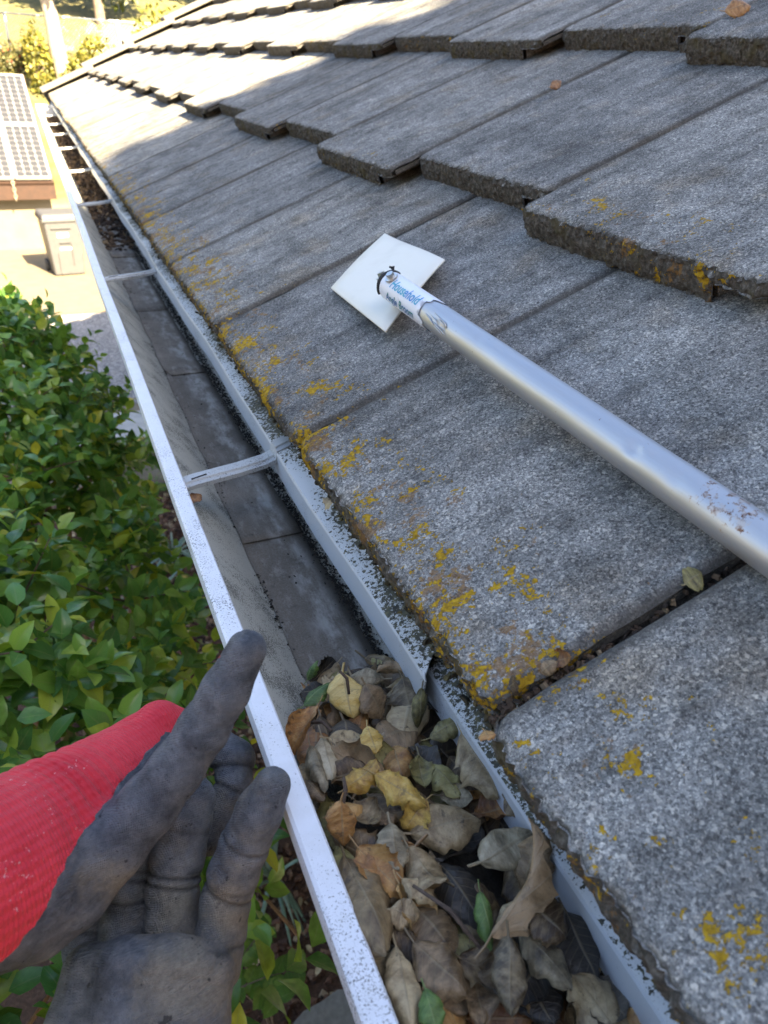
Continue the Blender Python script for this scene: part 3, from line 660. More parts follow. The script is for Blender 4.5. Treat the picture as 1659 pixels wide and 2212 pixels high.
md = pl.modifiers.new('b', 'BEVEL'); md.width = .0006; md.segments = 1
def m_alu():
    t = NT('brushed_aluminium'); o = t.obj(); n = t.noise(t.vscale(o, (1, 1, .04)), 900, 4, .6); sc_ = t.noise(o, 90, 6, .75)
    c = t.mix(t.maprange(sc_, .66, .72, 0, .7), (.50,.515,.54), (.18,.17,.16)); c = t.mix(t.maprange(t.noise(o, 22, 5, .7), .68, .73, 0, .8), c, (.40,.28,.22))
    xz = t.xyz(o); nz_ = t.noise(o, 130, 6, .75)
    pm = t.math('MULTIPLY', t.maprange(t.math('ABSOLUTE', t.math('SUBTRACT', xz[2], .40)), .01, .035, 1, 0), t.maprange(xz[1], .002, .010)); fl = t.maprange(t.math('ADD', nz_, t.math('MULTIPLY', pm, .16)), .665, .69)
    c = t.mix(fl, c, t.ramp(t.noise(o, 300, 4), [(.35, (.16,.07,.035)), (.6, (.55,.50,.46))]))
    t.bs(Base_Color=c, Metallic=.82, Roughness=t.ramp(n, [(.3, .44), (.7, .58)])); t.bump(n, .06, .0005); return t.m
ALU = m_alu()
tip = onR((847, 619), .030); far = onR((1659, 1180), .0125); ax = (far - tip); L0 = np.linalg.norm(ax); ax /= L0
PR = .0122
zz = ax; ref = NV - zz*(NV @ zz); ref /= np.linalg.norm(ref); xx_ = np.cross(ref, zz)     # ref = away from roof
PM = Matrix(((xx_[0], ref[0], zz[0], tip[0]), (xx_[1], ref[1], zz[1], tip[1]), (xx_[2], ref[2], zz[2], tip[2]), (0, 0, 0, 1)))
def cyl(name, r0, z0, z1, mat, parent, nseg=48, nz=2, cap=True, dent=None, wob=None):
    V = []; F = []
    for i in range(nz):
        z = z0 + (z1-z0)*i/(nz-1)
        for k in range(nseg):
            a = 2*math.pi*k/nseg; r = r0 + (dent(a, z) if dent else 0); dz = wob(a) if wob and i == nz-1 else 0
            V.append((r*math.cos(a), r*math.sin(a), z + dz))
    for i in range(nz-1):
        for k in range(nseg): F.append((i*nseg+k, i*nseg+(k+1) % nseg, (i+1)*nseg+(k+1) % nseg, (i+1)*nseg+k))
    if cap: F += [tuple(range(nseg-1, -1, -1)), tuple((nz-1)*nseg+k for k in range(nseg))]
    me = mesh(name, V, F, mat, True); me.set_sharp_from_angle(angle=R_(50))
    return link(name, me, parent, PM.copy())
dents = [(2.55, .118, .004, .0022), (2.35, .108, .003, .0012), (1.95, .338, .004, .0020), (1.75, .343, .003, -.0008), (2.05, .372, .005, .0008), (1.6, .395, .005, .0008), (1.75, .165, .003, .0007)]
def dent(a, z):
    d_ = 0
    for da, dz, s, h in dents: d_ -= h*math.exp(-(((a-da)*PR)**2 + (z-dz)**2)/s**2)
    return d_ + .00006*math.sin(a*5+z*60)
cyl('pole', PR, .004, 1.18, ALU, tool, 64, 420, True, dent)
LAB_M = NT('label_paper'); o_ = LAB_M.obj(); w_ = LAB_M.maprange(LAB_M.noise(o_, 160, 6, .75), .60, .66)
LAB_M.bs(Base_Color=LAB_M.mix(w_, (.72,.76,.84), (.36,.37,.38)), Roughness=.4); LAB_M = LAB_M.m
cyl('paper_label', PR+.0008, .0, .083, LAB_M, tool, 64, 24, False, None, lambda a: .007*math.sin(a*2+.4) + .003*math.sin(a*9))
# lettering wrapped round the pole
def wrap_text(body, size, zstart, ang, mats, shear):
    cu = bpy.data.curves.new('txt', 'FONT'); cu.body = body; cu.size = size; cu.shear = shear; cu.resolution_u = 3; cu.offset = size*.012
    to = bpy.data.objects.new('txt', cu); col.objects.link(to); dg = bpy.context.evaluated_depsgraph_get()
    me = bpy.data.meshes.new_from_object(to.evaluated_get(dg)); bpy.data.objects.remove(to)
    bm = bmesh.new(); bm.from_mesh(me); bmesh.ops.triangulate(bm, faces=bm.faces[:]); bmesh.ops.subdivide_edges(bm, edges=bm.edges[:], cuts=1); 
    for v in bm.verts:
        X, Y = v.co.x, v.co.y; a = ang - Y/PR; r = PR + .0012; v.co = (r*math.cos(a), r*math.sin(a), zstart + X)
    bmesh.ops.recalc_face_normals(bm, faces=bm.faces[:]); bm.to_mesh(me); bm.free()
    me.materials.clear(); me.materials.append(mats)
    o = link('lettering', me, tool, PM.copy()); return o
def m_ink(name, c1, c2):
    t = NT(name); x, y, z = t.xyz(t.obj()); t.bs(Base_Color=t.mix(t.maprange(t.noise(t.obj(), 120, 3), .35, .6), c1, c2), Roughness=.5); return t.m
TXA = 1.95
wrap_text('Household', .0122, .0175, TXA + .34, m_ink('blue_ink', (.05,.25,.62), (.08,.42,.55)), .25)
wrap_text('Angle Broom', .0102, .0140, TXA + 1.30, m_ink('green_ink', (.03,.22,.20), (.05,.15,.40)), .25)
# bolts, cord and torn rim
BOLT = simple('zinc_bolt', (.62,.62,.60), .35, .9, nz=200, amt=.2)
def bolt(pw, nrm):
    nrm = nrm/np.linalg.norm(nrm); q = Vector(nrm).to_track_quat('Z', 'Y').to_matrix().to_4x4(); M_ = Matrix.Translation(Vector(pw)) @ q
    b = MB(); V = []
    def ring(r, z, n): return [tuple(M_ @ Vector((r*math.cos(2*math.pi*k/n), r*math.sin(2*math.pi*k/n), z))) for k in range(n)]
    for (r, za, zb, n) in ((.0062, 0, .0012, 20), (.0038, .0012, .0052, 6)):
        A_ = ring(r, za, n); B_ = ring(r*.96, zb, n); b.add(A_ + B_, [tuple(range(n-1, -1, -1)), tuple(range(n, 2*n))] + [(k, (k+1) % n, n+(k+1) % n, n+k) for k in range(n)])
    o = b.build('bolt', BOLT, tool); return o
def pc(a, z, r): return np.array(PM @ Vector((r*math.cos(a), r*math.sin(a), z)))
bolt(pc(1.72, .012, PR+.0012), ref*.95 + xx_*-.15)
bolt(pc(1.9, -.012, PR*.55), ref*.95 - ax*.25)
CORD = simple('black_tape', (.02,.022,.026), .7, nz=400, amt=.5)
b = MB()
b.tube([pc(a, -.003, PR*1.0) for a in np.linspace(.5, 3.3, 18)], .0022, 8); b.tube([pc(a, -.0065, PR*.9) for a in np.linspace(.6, 3.0, 16)], .0018, 8)
for q in range(7):
    a = .72 + .05*q; p0 = pc(a, -.004, PR); b.tube([p0, p0 + ref*.003 - ax*.002 + xx_*(.001*q-.003), p0 + ref*(.0045+.001*math.sin(q*3)) + xx_*(.002*math.sin(q*2)) - ax*.004], [.0009, .0008, .0005], 6)
b.build('tape_wrap', CORD, tool, True)
b = MB()
for q in range(9):
    a = 2.0 + .09*q; z = .100 + .012*math.sin(q*1.1); p0 = pc(a, z, PR+.0002); p1 = pc(a+.10, z+.010, PR+.0009); p2 = pc(a+.24, z+.014, PR+.0003)
    b.tube([p0, p1, p2], [.0004, .0006, .0003], 5)
b.build('burr', ALU, tool, True)

# ================================================================== FOLIAGE TOOLS
def blade(nv=5, wr=.5, fold=.25, droop=.25, tip=.9, seed=0, nu=3):
    """unit leaf along +y, face +z"""
    V = []; UV = []; ph = seed*1.7
    for j in range(nv):
        v = j/(nv-1); w = wr*.5*math.sin(math.pi*min(1, max(0, v))**tip)**.75 if 0 < j < nv-1 else .004
        for i in range(nu):
            u = i/(nu-1)*2-1; V.append((w*u*(1+.06*math.sin(v*20+ph)), v, fold*w*abs(u) - droop*(v-.25)**2 + .02*math.sin(6*v+ph)*u)); UV.append((u*.5+.5, v))
    return np.array(V), [q[::-1] for q in grid_faces(nv, nu)], np.array(UV)
def scatter_mesh(name, base, mats4, mat, rnd):
    """merge copies of one unit leaf; mats4 (N,3,4)"""
    V0, F0, UV0 = base; N = len(mats4); nv = len(V0)
    V = np.einsum('nij,vj->nvi', mats4[:, :, :3], V0) + mats4[:, None, :, 3]
    F0a = np.array(F0); F = (F0a[None] + (np.arange(N)*nv)[:, None, None]).reshape(-1, F0a.shape[1])
    me = bpy.data.meshes.new(name); me.vertices.add(N*nv); me.vertices.foreach_set('co', V.reshape(-1).astype(np.float32))
    k = F.shape[1]; me.loops.add(F.size); me.loops.foreach_set('vertex_index', F.reshape(-1).astype(np.int32)); me.polygons.add(len(F))
    me.polygons.foreach_set('loop_start', (np.arange(len(F))*k).astype(np.int32)); me.polygons.foreach_set('loop_total', np.full(len(F), k, dtype=np.int32))
    me.polygons.foreach_set('use_smooth', np.ones(len(F), dtype=bool))
    l = me.uv_layers.new(name='UVMap'); l.data.foreach_set('uv', np.tile(UV0, (N, 1))[F.reshape(-1)].astype(np.float32).ravel())
    at = me.attributes.new('rnd', 'FLOAT', 'POINT'); at.data.foreach_set('value', np.repeat(rnd, nv).astype(np.float32))
    me.materials.append(mat); me.update(calc_edges=True); me.validate(); return me
def frames(pos, ydir, zhint, size, wscale=1.0):
    y = ydir/np.linalg.norm(ydir, axis=1, keepdims=True); z = zhint - y*np.sum(zhint*y, 1, keepdims=True); z /= np.linalg.norm(z, axis=1, keepdims=True)+1e-9
    x = np.cross(y, z); s = np.asarray(size)[:, None]; M = np.empty((len(pos), 3, 4)); M[:, :, 0] = x*s*wscale; M[:, :, 1] = y*s; M[:, :, 2] = z*s; M[:, :, 3] = pos; return M
def crown_pts(c, r, n, shell=.55, seed=0, lobes=9):
    """points through a lumpy crown"""
    g_ = np.random.default_rng(seed); d = g_.normal(size=(n, 3)); d /= np.linalg.norm(d, axis=1, keepdims=True)
    L = g_.normal(size=(lobes, 3)); L /= np.linalg.norm(L, axis=1, keepdims=True); bump_ = np.max(d @ L.T, axis=1)
    rad = (.62 + .42*np.clip(bump_, 0, 1)**2) * (shell + (1-shell)*g_.random(n))**.6
    return np.asarray(c) + d*rad[:, None]*np.asarray(r), d
def crown_mesh(name, c, r, n, size, mat, seed, base, shell=.55, lobes=9):
    p_, d = crown_pts(c, r, n, shell, seed, lobes); g_ = np.random.default_rng(seed+50)
    yd = d + g_.normal(0, .8, d.shape); yd[:, 2] -= .3; zh = d*.7 + np.array([0, 0, .6]) + g_.normal(0, .4, d.shape)
    return scatter_mesh(name, base, frames(p_, yd, zh, g_.uniform(size*.7, size*1.3, n)), mat, g_.random(n))
def limb_tree(mb_, p0, p1, r0, r1, n=8, wob=.15, seed=0):
    g_ = random.Random(seed); pts = []; p0 = np.array(p0, float); p1 = np.array(p1, float); Lh = np.linalg.norm(p1-p0)
    for i in range(n): t = i/(n-1); pts.append(p0 + (p1-p0)*t + np.array([g_.uniform(-1, 1), g_.uniform(-1, 1), g_.uniform(-.4, .4)])*wob*Lh*.12*math.sin(math.pi*t))
    mb_.tube(pts, [r0 + (r1-r0)*i/(n-1) for i in range(n)], 10); return pts
def m_green(name, stops, rough=.45, trans=.3, rnd='attr', vein=.3, veinc=(.30,.36,.14)):
    t = NT(name); r = t.attr('rnd') if rnd == 'attr' else t.rand(); uv = t.uv(); u, v, _ = t.xyz(uv)
    c = t.ramp(r, stops); au = t.math('ABSOLUTE', t.math('SUBTRACT', u, .5)); mid = t.maprange(au, .01, .05, 1, 0)
    sv = t.math('FRACT', t.math('ADD', t.math('MULTIPLY', v, 6.0), t.math('MULTIPLY', au, -4.0)))
    side = t.maprange(t.math('ABSOLUTE', t.math('SUBTRACT', sv, .5)), .02, .10, 1, 0)
    c = t.mix(t.math('MULTIPLY', t.math('MAXIMUM', mid, t.math('MULTIPLY', side, .35)), vein), c, veinc)
    c = t.mix(1.0, c, t.ramp(t.noise(t.obj(), 90, 3), [(.3, .82), (.7, 1.15)]), 'MULTIPLY')
    t.bs(Base_Color=c, Roughness=rough)
    if trans:
        tr = t.node('ShaderNodeBsdfTranslucent', None, Color=t.mix(1.0, c, (1.25, 1.3, .5), 'MULTIPLY')); mx = t.node('ShaderNodeMixShader', None, Fac=trans)
        t.link(t.b.outputs[0], mx.inputs[1]); t.link(tr.outputs[0], mx.inputs[2]); t.link(mx.outputs[0], t.out.inputs[0])
    return t.m
BARK = simple('oak_bark', (.12,.095,.075), .95, nz=18, amt=.4, bump=.6)

# ================================================================== OAK THAT SHADES THE NEAR ROOF (behind the viewer)
oak = empty('oak_tree', (0.6, -6.4, GZ), 'broad evergreen oak that sheds leaves over the roof, behind the viewer', 'tree')
mb = MB(); tr = limb_tree(mb, (0.6, -6.4, GZ), (0.7, -6.3, 1.2), .34, .24, 8, .1, 1)
for i in range(9):
    a = i*.7; limb_tree(mb, (.7, -6.3, .4 + .1*i), (.7 + 6.2*math.cos(a), -6.3 + 2.2*math.sin(a), 2.2 + 1.6*random.random()), .13, .03, 7, .3, 10+i)
mb.build('trunk', BARK, oak, True)
OAKLEAF = m_green('oak_crown_leaf', [(0, (.025,.045,.014)), (.5, (.05,.085,.022)), (1, (.10,.14,.04))], .5, .12)
LB = blade(4, .62, .2, .2, .9, 1)
o = link('crown', crown_mesh('crown', (0.4, -6.6, 3.15), (9.6, 3.3, 3.05), 30000, .42, OAKLEAF, 5, LB, .25, 60), oak); tag(o, kind='stuff')

# ================================================================== HEDGE BESIDE THE GUTTER
hedge = empty('hedge', (-.9, 1.2, GZ), 'leafy green hedge growing below the gutter', 'hedge')
HL = [m_green('hedge_leaf_single', [(0, (.075,.20,.055)), (.4, (.13,.30,.07)), (.75, (.22,.41,.07)), (.95, (.42,.54,.08)), (1, (.60,.56,.06))], .24, .28, 'obj'),
      m_green('hedge_leaf', [(0, (.07,.18,.05)), (.4, (.12,.28,.065)), (.75, (.21,.39,.07)), (.95, (.42,.53,.08)), (1, (.58,.54,.06))], .26, .28, 'attr')]
def hedge_top(x, y):
    right = np.clip((x + .62)/.62, 0, 1.3); far = np.clip((y - 2.3)/1.1, 0, 1.3)
    return -.34 - .44*right**1.5 - .42*far**2 + .11*hashn(x*3.2, y*3.2, 0, 4) + .06*hashn(x*8, y*8, 0, 8)
hr = np.random.default_rng(17)
NS = 5600
sx = hr.uniform(-1.75, .10, NS); sy = hr.uniform(-.35, 3.6, NS)
xr = np.interp(sy, [-.4, .4, .6, .8, 1.2, 1.9, 2.5, 3.1, 3.6], [-.20, -.15, -.11, -.06, -.04, -.03, -.07, -.20, -.6])
ok = sx < xr + hr.normal(0, .04, NS); sx, sy = sx[ok], sy[ok]; NS = len(sx)
dp = hr.random(NS)**1.5*.34; top_ = hedge_top(sx, sy); base_p = np.stack([sx, sy, top_ - dp], 1)
ex = 1e-3; gxn = -(hedge_top(sx+.05, sy) - hedge_top(sx-.05, sy))/.1; gyn = -(hedge_top(sx, sy+.05) - hedge_top(sx, sy-.05))/.1
nrm = np.stack([gxn, gyn, np.ones(NS)], 1); nrm /= np.linalg.norm(nrm, axis=1, keepdims=True)
sd = nrm*.8 + hr.normal(0, .55, (NS, 3)); sd[:, 2] = np.abs(sd[:, 2])*.8 + .1; sd /= np.linalg.norm(sd, axis=1, keepdims=True)
POS = []; YD = []; ZH = []; SZ = []; DEPTH = []; stems = MB()
for i in range(NS):
    nl = hr.integers(6, 10); Ls = hr.uniform(.06, .12); a0_ = hr.uniform(0, 6.28); d_ = sd[i]
    a_ = np.cross(d_, [0.3, .1, 1.0]); a_ /= np.linalg.norm(a_); b_ = np.cross(d_, a_)
    sc_ = hr.uniform(.8, 1.15)
    for k in range(nl):
        t = k/(nl-1); an = a0_ + k*2.4; rad = math.cos(an)*a_ + math.sin(an)*b_
        POS.append(base_p[i] + d_*Ls*t + rad*.003); YD.append(rad*(1 - .35*t) + d_*(.25 + .5*t)); ZH.append(d_*.7 + np.array([0, 0, .55]) - rad*.2)
        SZ.append(sc_*(.057 - .020*t**2)*hr.uniform(.85, 1.15)); DEPTH.append(dp[i])
    if dp[i] < .16 and i % 6 == 0:
        stems.tube([base_p[i] - d_*.16 + hr.normal(0, .02, 3), base_p[i] - d_*.05, base_p[i] + d_*Ls*.95], [.0034, .0025, .0011], 5)
POS = np.array(POS); YD = np.array(YD); ZH = np.array(ZH) + hr.normal(0, .28, (len(POS), 3)); SZ = np.array(SZ); DEPTH = np.array(DEPTH)
MF = frames(POS, YD, ZH, SZ)
q = (POS - CAM) @ WR; px = q[:, :2]/np.maximum(q[:, 2:3], .05)*FV + np.array([CX, CY])
vis = (q[:, 2] > .2) & (px[:, 0] > -20) & (px[:, 0] < 560) & (px[:, 1] > 540) & (px[:, 1] < 2240)
facing = np.abs(np.einsum('ni,ni->n', MF[:, :, 2]/SZ[:, None], (CAM - POS)/np.linalg.norm(CAM - POS, axis=1, keepdims=True)))
score = np.where(vis & (DEPTH < .10), SZ/q[:, 2]*(facing+.2), -1)
pick = np.argsort(-score)[:300]; mask = np.ones(len(POS), bool); mask[pick] = False
BL = [blade(7, .58, .30, .30, .78, s_, 5) for s_ in (1, 2, 3)]
shapes = []
for b_ in BL:
    shapes.append(mesh('leaf', b_[0], b_[1], HL[0], True, b_[2]))
for n_, i in enumerate(pick):
    M_ = MF[i]; link_fast('leaf', shapes[n_ % 3], hedge, Matrix([list(map(float, r)) for r in M_] + [[0, 0, 0, 1]]))
rest = np.where(mask)[0]
o = link('foliage', scatter_mesh('foliage', blade(5, .58, .30, .30, .78, 2, 3), MF[rest], HL[1], hr.random(len(rest))), hedge); tag(o, kind='stuff')
for i in range(26):
    x = hr.uniform(-1.3, -.15); y = hr.uniform(-.1, 2.9); limb_tree(stems, (x*.8, y*.9, GZ+.05), (x, y, hedge_top(np.array([x]), np.array([y]))[0] - .12), .012, .005, 6, .3, i)
STEM = simple('hedge_stem', (.12,.09,.06), .85, nz=120, amt=.3)
o = stems.build('stems', STEM, hedge, True); tag(o, kind='stuff')

# ================================================================== GROUND COVER UNDER THE EAVE
BARKCHIP = m_chip('bark_mulch', [(0, (.022,.012,.008)), (.35, (.075,.034,.02)), (.7, (.15,.075,.045)), (.9, (.25,.16,.10)), (1, (.42,.34,.22))])
N = 9000; pts = np.stack([rng.uniform(-.7, .62, N), .2 + 5.6*rng.random(N), np.full(N, GZ+.008)], 1)
o = link('bark_mulch', chips('bark_mulch', pts, .006, .024, BARKCHIP, .45, 6)); tag(o, 'reddish brown bark mulch strewn under the eave', 'mulch', kind='stuff')
LITTER = m_chip('fallen_leaf_litter', [(0, (.20,.14,.07)), (.5, (.36,.28,.15)), (1, (.52,.44,.28))])
g_ = np.random.default_rng(8); N = 260; pp = np.stack([g_.uniform(-.5, .6, N), .4 + 5.2*g_.random(N), np.full(N, GZ+.022)], 1)
lm = mesh('x', [(0, 0, 0)], [], None)
o = link('leaf_litter', scatter_mesh('leaf_litter', blade(5, .5, .5, .4, .8, 3, 3), frames(pp, np.stack([g_.normal(size=N), g_.normal(size=N), g_.normal(0, .15, N)], 1), np.stack([g_.normal(0, .4, N), g_.normal(0, .4, N), np.ones(N)], 1), g_.uniform(.03, .055, N)), LITTER, g_.random(N)))
tag(o, 'pale fallen oak leaves lying on the bark mulch', 'leaves', kind='stuff')
STRAPM = m_green('strap_leaf', [(0, (.10,.17,.12)), (.6, (.17,.26,.19)), (1, (.26,.35,.27))], .45, .15, 'attr', .2, (.3,.4,.3))
def strap_plant(c, n, L, seed, label):
    g_ = np.random.default_rng(seed); root = empty('strap_leaf_plant', c, label, 'plant'); V = []; F = []; 
    for i in range(n):
        a = g_.uniform(0, 6.28); l = L*g_.uniform(.7, 1.15); up = g_.uniform(.5, 1.0); w = .011*g_.uniform(.8, 1.3); d_ = np.array([math.cos(a), math.sin(a), 0]); s_ = np.array([-math.sin(a), math.cos(a), 0]); Vv = []
        for k in range(8):
            t = k/7; p_ = np.array(c) + d_*(l*t*(.35+.5*t)) + np.array([0, 0, l*(up*t*1.3 - .95*t*t)]); ww = w*(1-t**3)*(.5+.5*min(1, t*5))
            Vv += [p_ - s_*ww, p_ + np.array([0, 0, -.25*ww]), p_ + s_*ww]
        o = link_fast('blade', mesh('blade', Vv, grid_faces(8, 3), STRAPM, True, [(j*.5, k/7) for k in range(8) for j in range(3)], {'rnd': np.full(24, g_.random())}), root, Matrix())
        md = o.modifiers.new('t', 'SOLIDIFY'); md.thickness = .0012
for i, (c_, n_, L_, lb) in enumerate((((.30, 4.75, GZ), 34, .55, 'grey-green strap-leaved plant beyond the hedge on bark mulch'), ((.10, 4.2, GZ), 26, .5, 'grey-green strap-leaved plant half under the hedge'), ((.30, 1.95, GZ), 16, .42, 'pale strap-leaved plant beside the glove under the gutter lip'))):
    strap_plant(c_, n_, L_, 40+i, lb)
COVER = m_green('ground_cover_leaf', [(0, (.06,.14,.02)), (.6, (.11,.22,.03)), (1, (.20,.30,.05))], .5, .25)
cov = empty('ground_cover', (.32, 6.3, GZ), 'low bright green ground cover between strap plants and path', 'plant')
cp, cd = crown_pts((.30, 6.25, GZ+.08), (.55, .62, .22), 1500, .4, 3)
gg = np.random.default_rng(3); o = link('foliage', scatter_mesh('foliage', LB, frames(cp, cd + gg.normal(0, .6, cd.shape), cd*.5 + np.array([0, 0, 1.0]), gg.uniform(.03, .06, 1500)), COVER, gg.random(1500)), cov); tag(o, kind='stuff')
sp = empty('seedling', (.12, 1.25, GZ), 'small bright green seedling sprouting from the mulch beside the glove', 'plant')
stm = MB(); PP = []; YY = []
for (a, b) in (((515,2135),(640,2095)), ((520,2070),(575,2010)), ((560,2120),(600,2160))):
    A, B = onZ(a, GZ+.45), onZ(b, GZ+.55); stm.tube([np.array([.12, 1.25, GZ]), (A*.4+B*.1+np.array([.06, .62, (GZ+.2)*.5])), A, (A+B)/2 + np.array([0, 0, .02]), B], [.005, .004, .003, .002, .0012], 5)
    for t in np.linspace(0, 1, 7):
        for s_ in (-1, 1): PP.append(A + (B-A)*t + np.array([0, 0, .01])); dd = (B-A)/np.linalg.norm(B-A); YY.append(dd*.4 + s_*np.cross(dd, [0, 0, 1.0]))
stm.build('stem', STEM, sp, True); PP = np.array(PP); YY = np.array(YY)
o = link('foliage', scatter_mesh('foliage', blade(5, .7, .2, .3, .8, 2, 3), frames(PP, YY, np.tile([[0.1, -.1, 1.0]], (len(PP), 1)), gg.uniform(.05, .085, len(PP))), COVER, gg.random(len(PP))), sp); tag(o, kind='stuff')
STN = simple('stepping_stone', (.20,.20,.19), .9, nz=40, amt=.2, bump=.3)
mb = MB(); c_ = onZ((735, 2225), GZ+.04); ang = [2*math.pi*k/14 for k in range(14)]
ro = [.20*(1+.12*math.sin(3*a)+.08*math.sin(5*a+1)) for a in ang]
mb.add([(c_[0]+r*math.cos(a), c_[1]+r*math.sin(a)*.8, GZ+.001) for a, r in zip(ang, ro)] + [(c_[0]+.93*r*math.cos(a), c_[1]+.93*r*math.sin(a)*.8, GZ+.045) for a, r in zip(ang, ro)],
   [tuple(range(13, -1, -1)), tuple(range(14, 28))] + [(k, (k+1) % 14, 14+(k+1) % 14, 14+k) for k in range(14)])
tag(mb.build('stepping_stone', STN), 'flat grey stepping stone set in the bark mulch', 'stone')

# ================================================================== SUNLIT YARD BEYOND THE HOUSE
PHI = R_(4.0); E1 = np.array([math.cos(PHI), math.sin(PHI), 0]); EH = np.array([-math.sin(PHI), math.cos(PHI), 0]); TH = R_(33); E2 = EH*math.cos(TH) + np.array([0, 0, math.sin(TH)]); E3 = np.cross(E1, E2)
PB = onY((112, 384), 16.0)                               # lower right corner of the panels
CELLP = .138; MW_, MH = 4*CELLP + .07, 10*CELLP + .07
SHW = simple('cream_wall', (.15,.128,.085), .9, nz=3, amt=.12, bump=.2)
FASC = simple('brown_board', (.028,.012,.006), .8, nz=12, amt=.3)
shed = empty('shed', tuple(PB + EH*2 - np.array([0, 0, PB[2]-GZ])), 'low cream-walled shed carrying the solar panels', 'shed')
def obox(mb_, o0, a, b, c): # box from origin and three edge vectors
    o0, a, b, c = map(np.asarray, (o0, a, b, c)); P_ = [o0, o0+a, o0+a+b, o0+b, o0+c, o0+a+c, o0+a+b+c, o0+b+c]
    mb_.add(P_, [(0,3,2,1),(4,5,6,7),(0,1,5,4),(1,2,6,5),(2,3,7,6),(3,0,4,7)])
o0 = PB - E3*.09 + E1*.03 - E2*.02
mb = MB(); obox(mb, o0, -E1*4.0, E2*(2*MH+.2), -E3*.08); mb.build('roof', FASC, shed)
mb = MB(); obox(mb, o0 - EH*.02 + np.array([0, 0, -.05]), -E1*4.0, EH*.03, np.array([0, 0, -.24])); mb.build('fascia', FASC, shed)
mb = MB(); bz = o0 + EH*.25 - E1*.1; bz[2] = GZ; obox(mb, bz, -E1*3.8, EH*3.1, np.array([0, 0, o0[2]-GZ-.12])); mb.build('wall', SHW, shed)
GLASS = NT('panel_glass'); GLASS.bs(Base_Color=(.30,.30,.285), Roughness=.35); GLASS = GLASS.m
CELLM = NT('solar_cell'); CELLM.bs(Base_Color=(.026,.028,.034), Roughness=.45); CELLM.b.inputs['Specular IOR Level'].default_value = .6; CELLM = CELLM.m
FRM = simple('panel_frame', (.34,.335,.31), .4, .2)
hc = CELLP*.47; ch = hc*.25
oc = [(-hc+ch,-hc),(hc-ch,-hc),(hc,-hc+ch),(hc,hc-ch),(hc-ch,hc),(-hc+ch,hc),(-hc,hc-ch),(-hc,-hc+ch)]
cme = mesh('cell', [(x, y, 0) for x, y in oc] + [(x, y, -.002) for x, y in oc], [tuple(range(8)), tuple(range(15, 7, -1))] + [(8+k, 8+(k+1) % 8, (k+1) % 8, k) for k in range(8)], CELLM)
pos_lab = {(0,0): 'solar panel in the lower row, at the shed corner', (0,1): 'solar panel in the lower row, next to the corner panel', (1,0): 'solar panel in the upper row, at the shed corner', (1,1): 'solar panel in the upper row, next to the corner panel'}
for r_i in range(2):
    for c_i in range(2):
        org = PB - E1*(MW_*(c_i+1) + .02*c_i) + E2*(MH + .03)*r_i
        pn = empty('solar_panel', tuple(org), pos_lab[(r_i, c_i)], 'solar panel', 'solar panels on the shed roof')
        mb = MB(); obox(mb, org + E1*.02 + E2*.02, E1*(MW_-.04), E2*(MH-.04), -E3*.03); mb.build('glass', GLASS, pn)
        mb = MB()
        for (a, b, w_) in ((0, 0, 0), (0, MH-.028, 0)): obox(mb, org + E2*b + E3*.006, E1*MW_, E2*.028, -E3*.045)
        for a in (0, MW_-.028): obox(mb, org + E1*a + E2*.028 + E3*.006, E1*.028, E2*(MH-.056), -E3*.045)
        mb.build('frame', FRM, pn)
        for i in range(4):
            for j in range(10):
                p_ = org + E1*(.035 + CELLP*(i+.5)) + E2*(.035 + CELLP*(j+.5)) + E3*.004
                link_fast('cell', cme, pn, Matrix(((E1[0], E2[0], E3[0], p_[0]), (E1[1], E2[1], E3[1], p_[1]), (E1[2], E2[2], E3[2], p_[2]), (0, 0, 0, 1))))
# rain chain under the fascia
rc = empty('rain_chain', tuple(onY((30, 400), 15.95)), 'short rain chain hanging from the shed fascia', 'chain')
CH = simple('chain_metal', (.50,.44,.34), .4, .6)
a, b = onY((27, 392), 15.93), onY((27, 392), 15.93); b = a + np.array([0, 0, -.34])
for k in range(6):
    cpt = a + (b-a)*(k+.5)/6; an = k*1.57; s_ = np.array([math.cos(an), math.sin(an), 0]); mb = MB()
    mb.tube([cpt + s_*.025*math.cos(t) + np.array([0, 0, .034*math.sin(t)]) for t in np.linspace(0, 6.283, 13)], .006, 6, False); mb.build('link', CH, rc, True)
# wheeled bin
bn = empty('wheeled_bin', (.05, 14.1, GZ), 'grey-beige wheeled bin standing in the sun below the gutter', 'bin')
BINM = simple('bin_plastic', (.060,.062,.066), .5, nz=15, amt=.08); STK = simple('bin_sticker', (.8,.8,.78), .5)
BM = Matrix.Translation((.06, 13.95, GZ)) @ Matrix.Rotation(R_(8), 4, 'Z')
def taper(mb_, z0, w0, d0, z1, w1, d1, yo0=0, yo1=0, m=BM):
    P_ = [(-w0/2, yo0, z0), (w0/2, yo0, z0), (w0/2, yo0+d0, z0), (-w0/2, yo0+d0, z0), (-w1/2, yo1, z1), (w1/2, yo1, z1), (w1/2, yo1+d1, z1), (-w1/2, yo1+d1, z1)]
    mb_.add([tuple(m @ Vector(p)) for p in P_], [(0,3,2,1),(4,5,6,7),(0,1,5,4),(1,2,6,5),(2,3,7,6),(3,0,4,7)])
mb = MB(); taper(mb, .02, .50, .52, .93, .60, .66, .0, -.04)
bd = mb.build('body', BINM, bn); md = bd.modifiers.new('b', 'BEVEL'); md.width = .03; md.segments = 3
mb = MB(); taper(mb, .90, .64, .70, .955, .65, .71, -.06, -.065); rm = mb.build('rim', BINM, bn); md = rm.modifiers.new('b', 'BEVEL'); md.width = .012; md.segments = 2
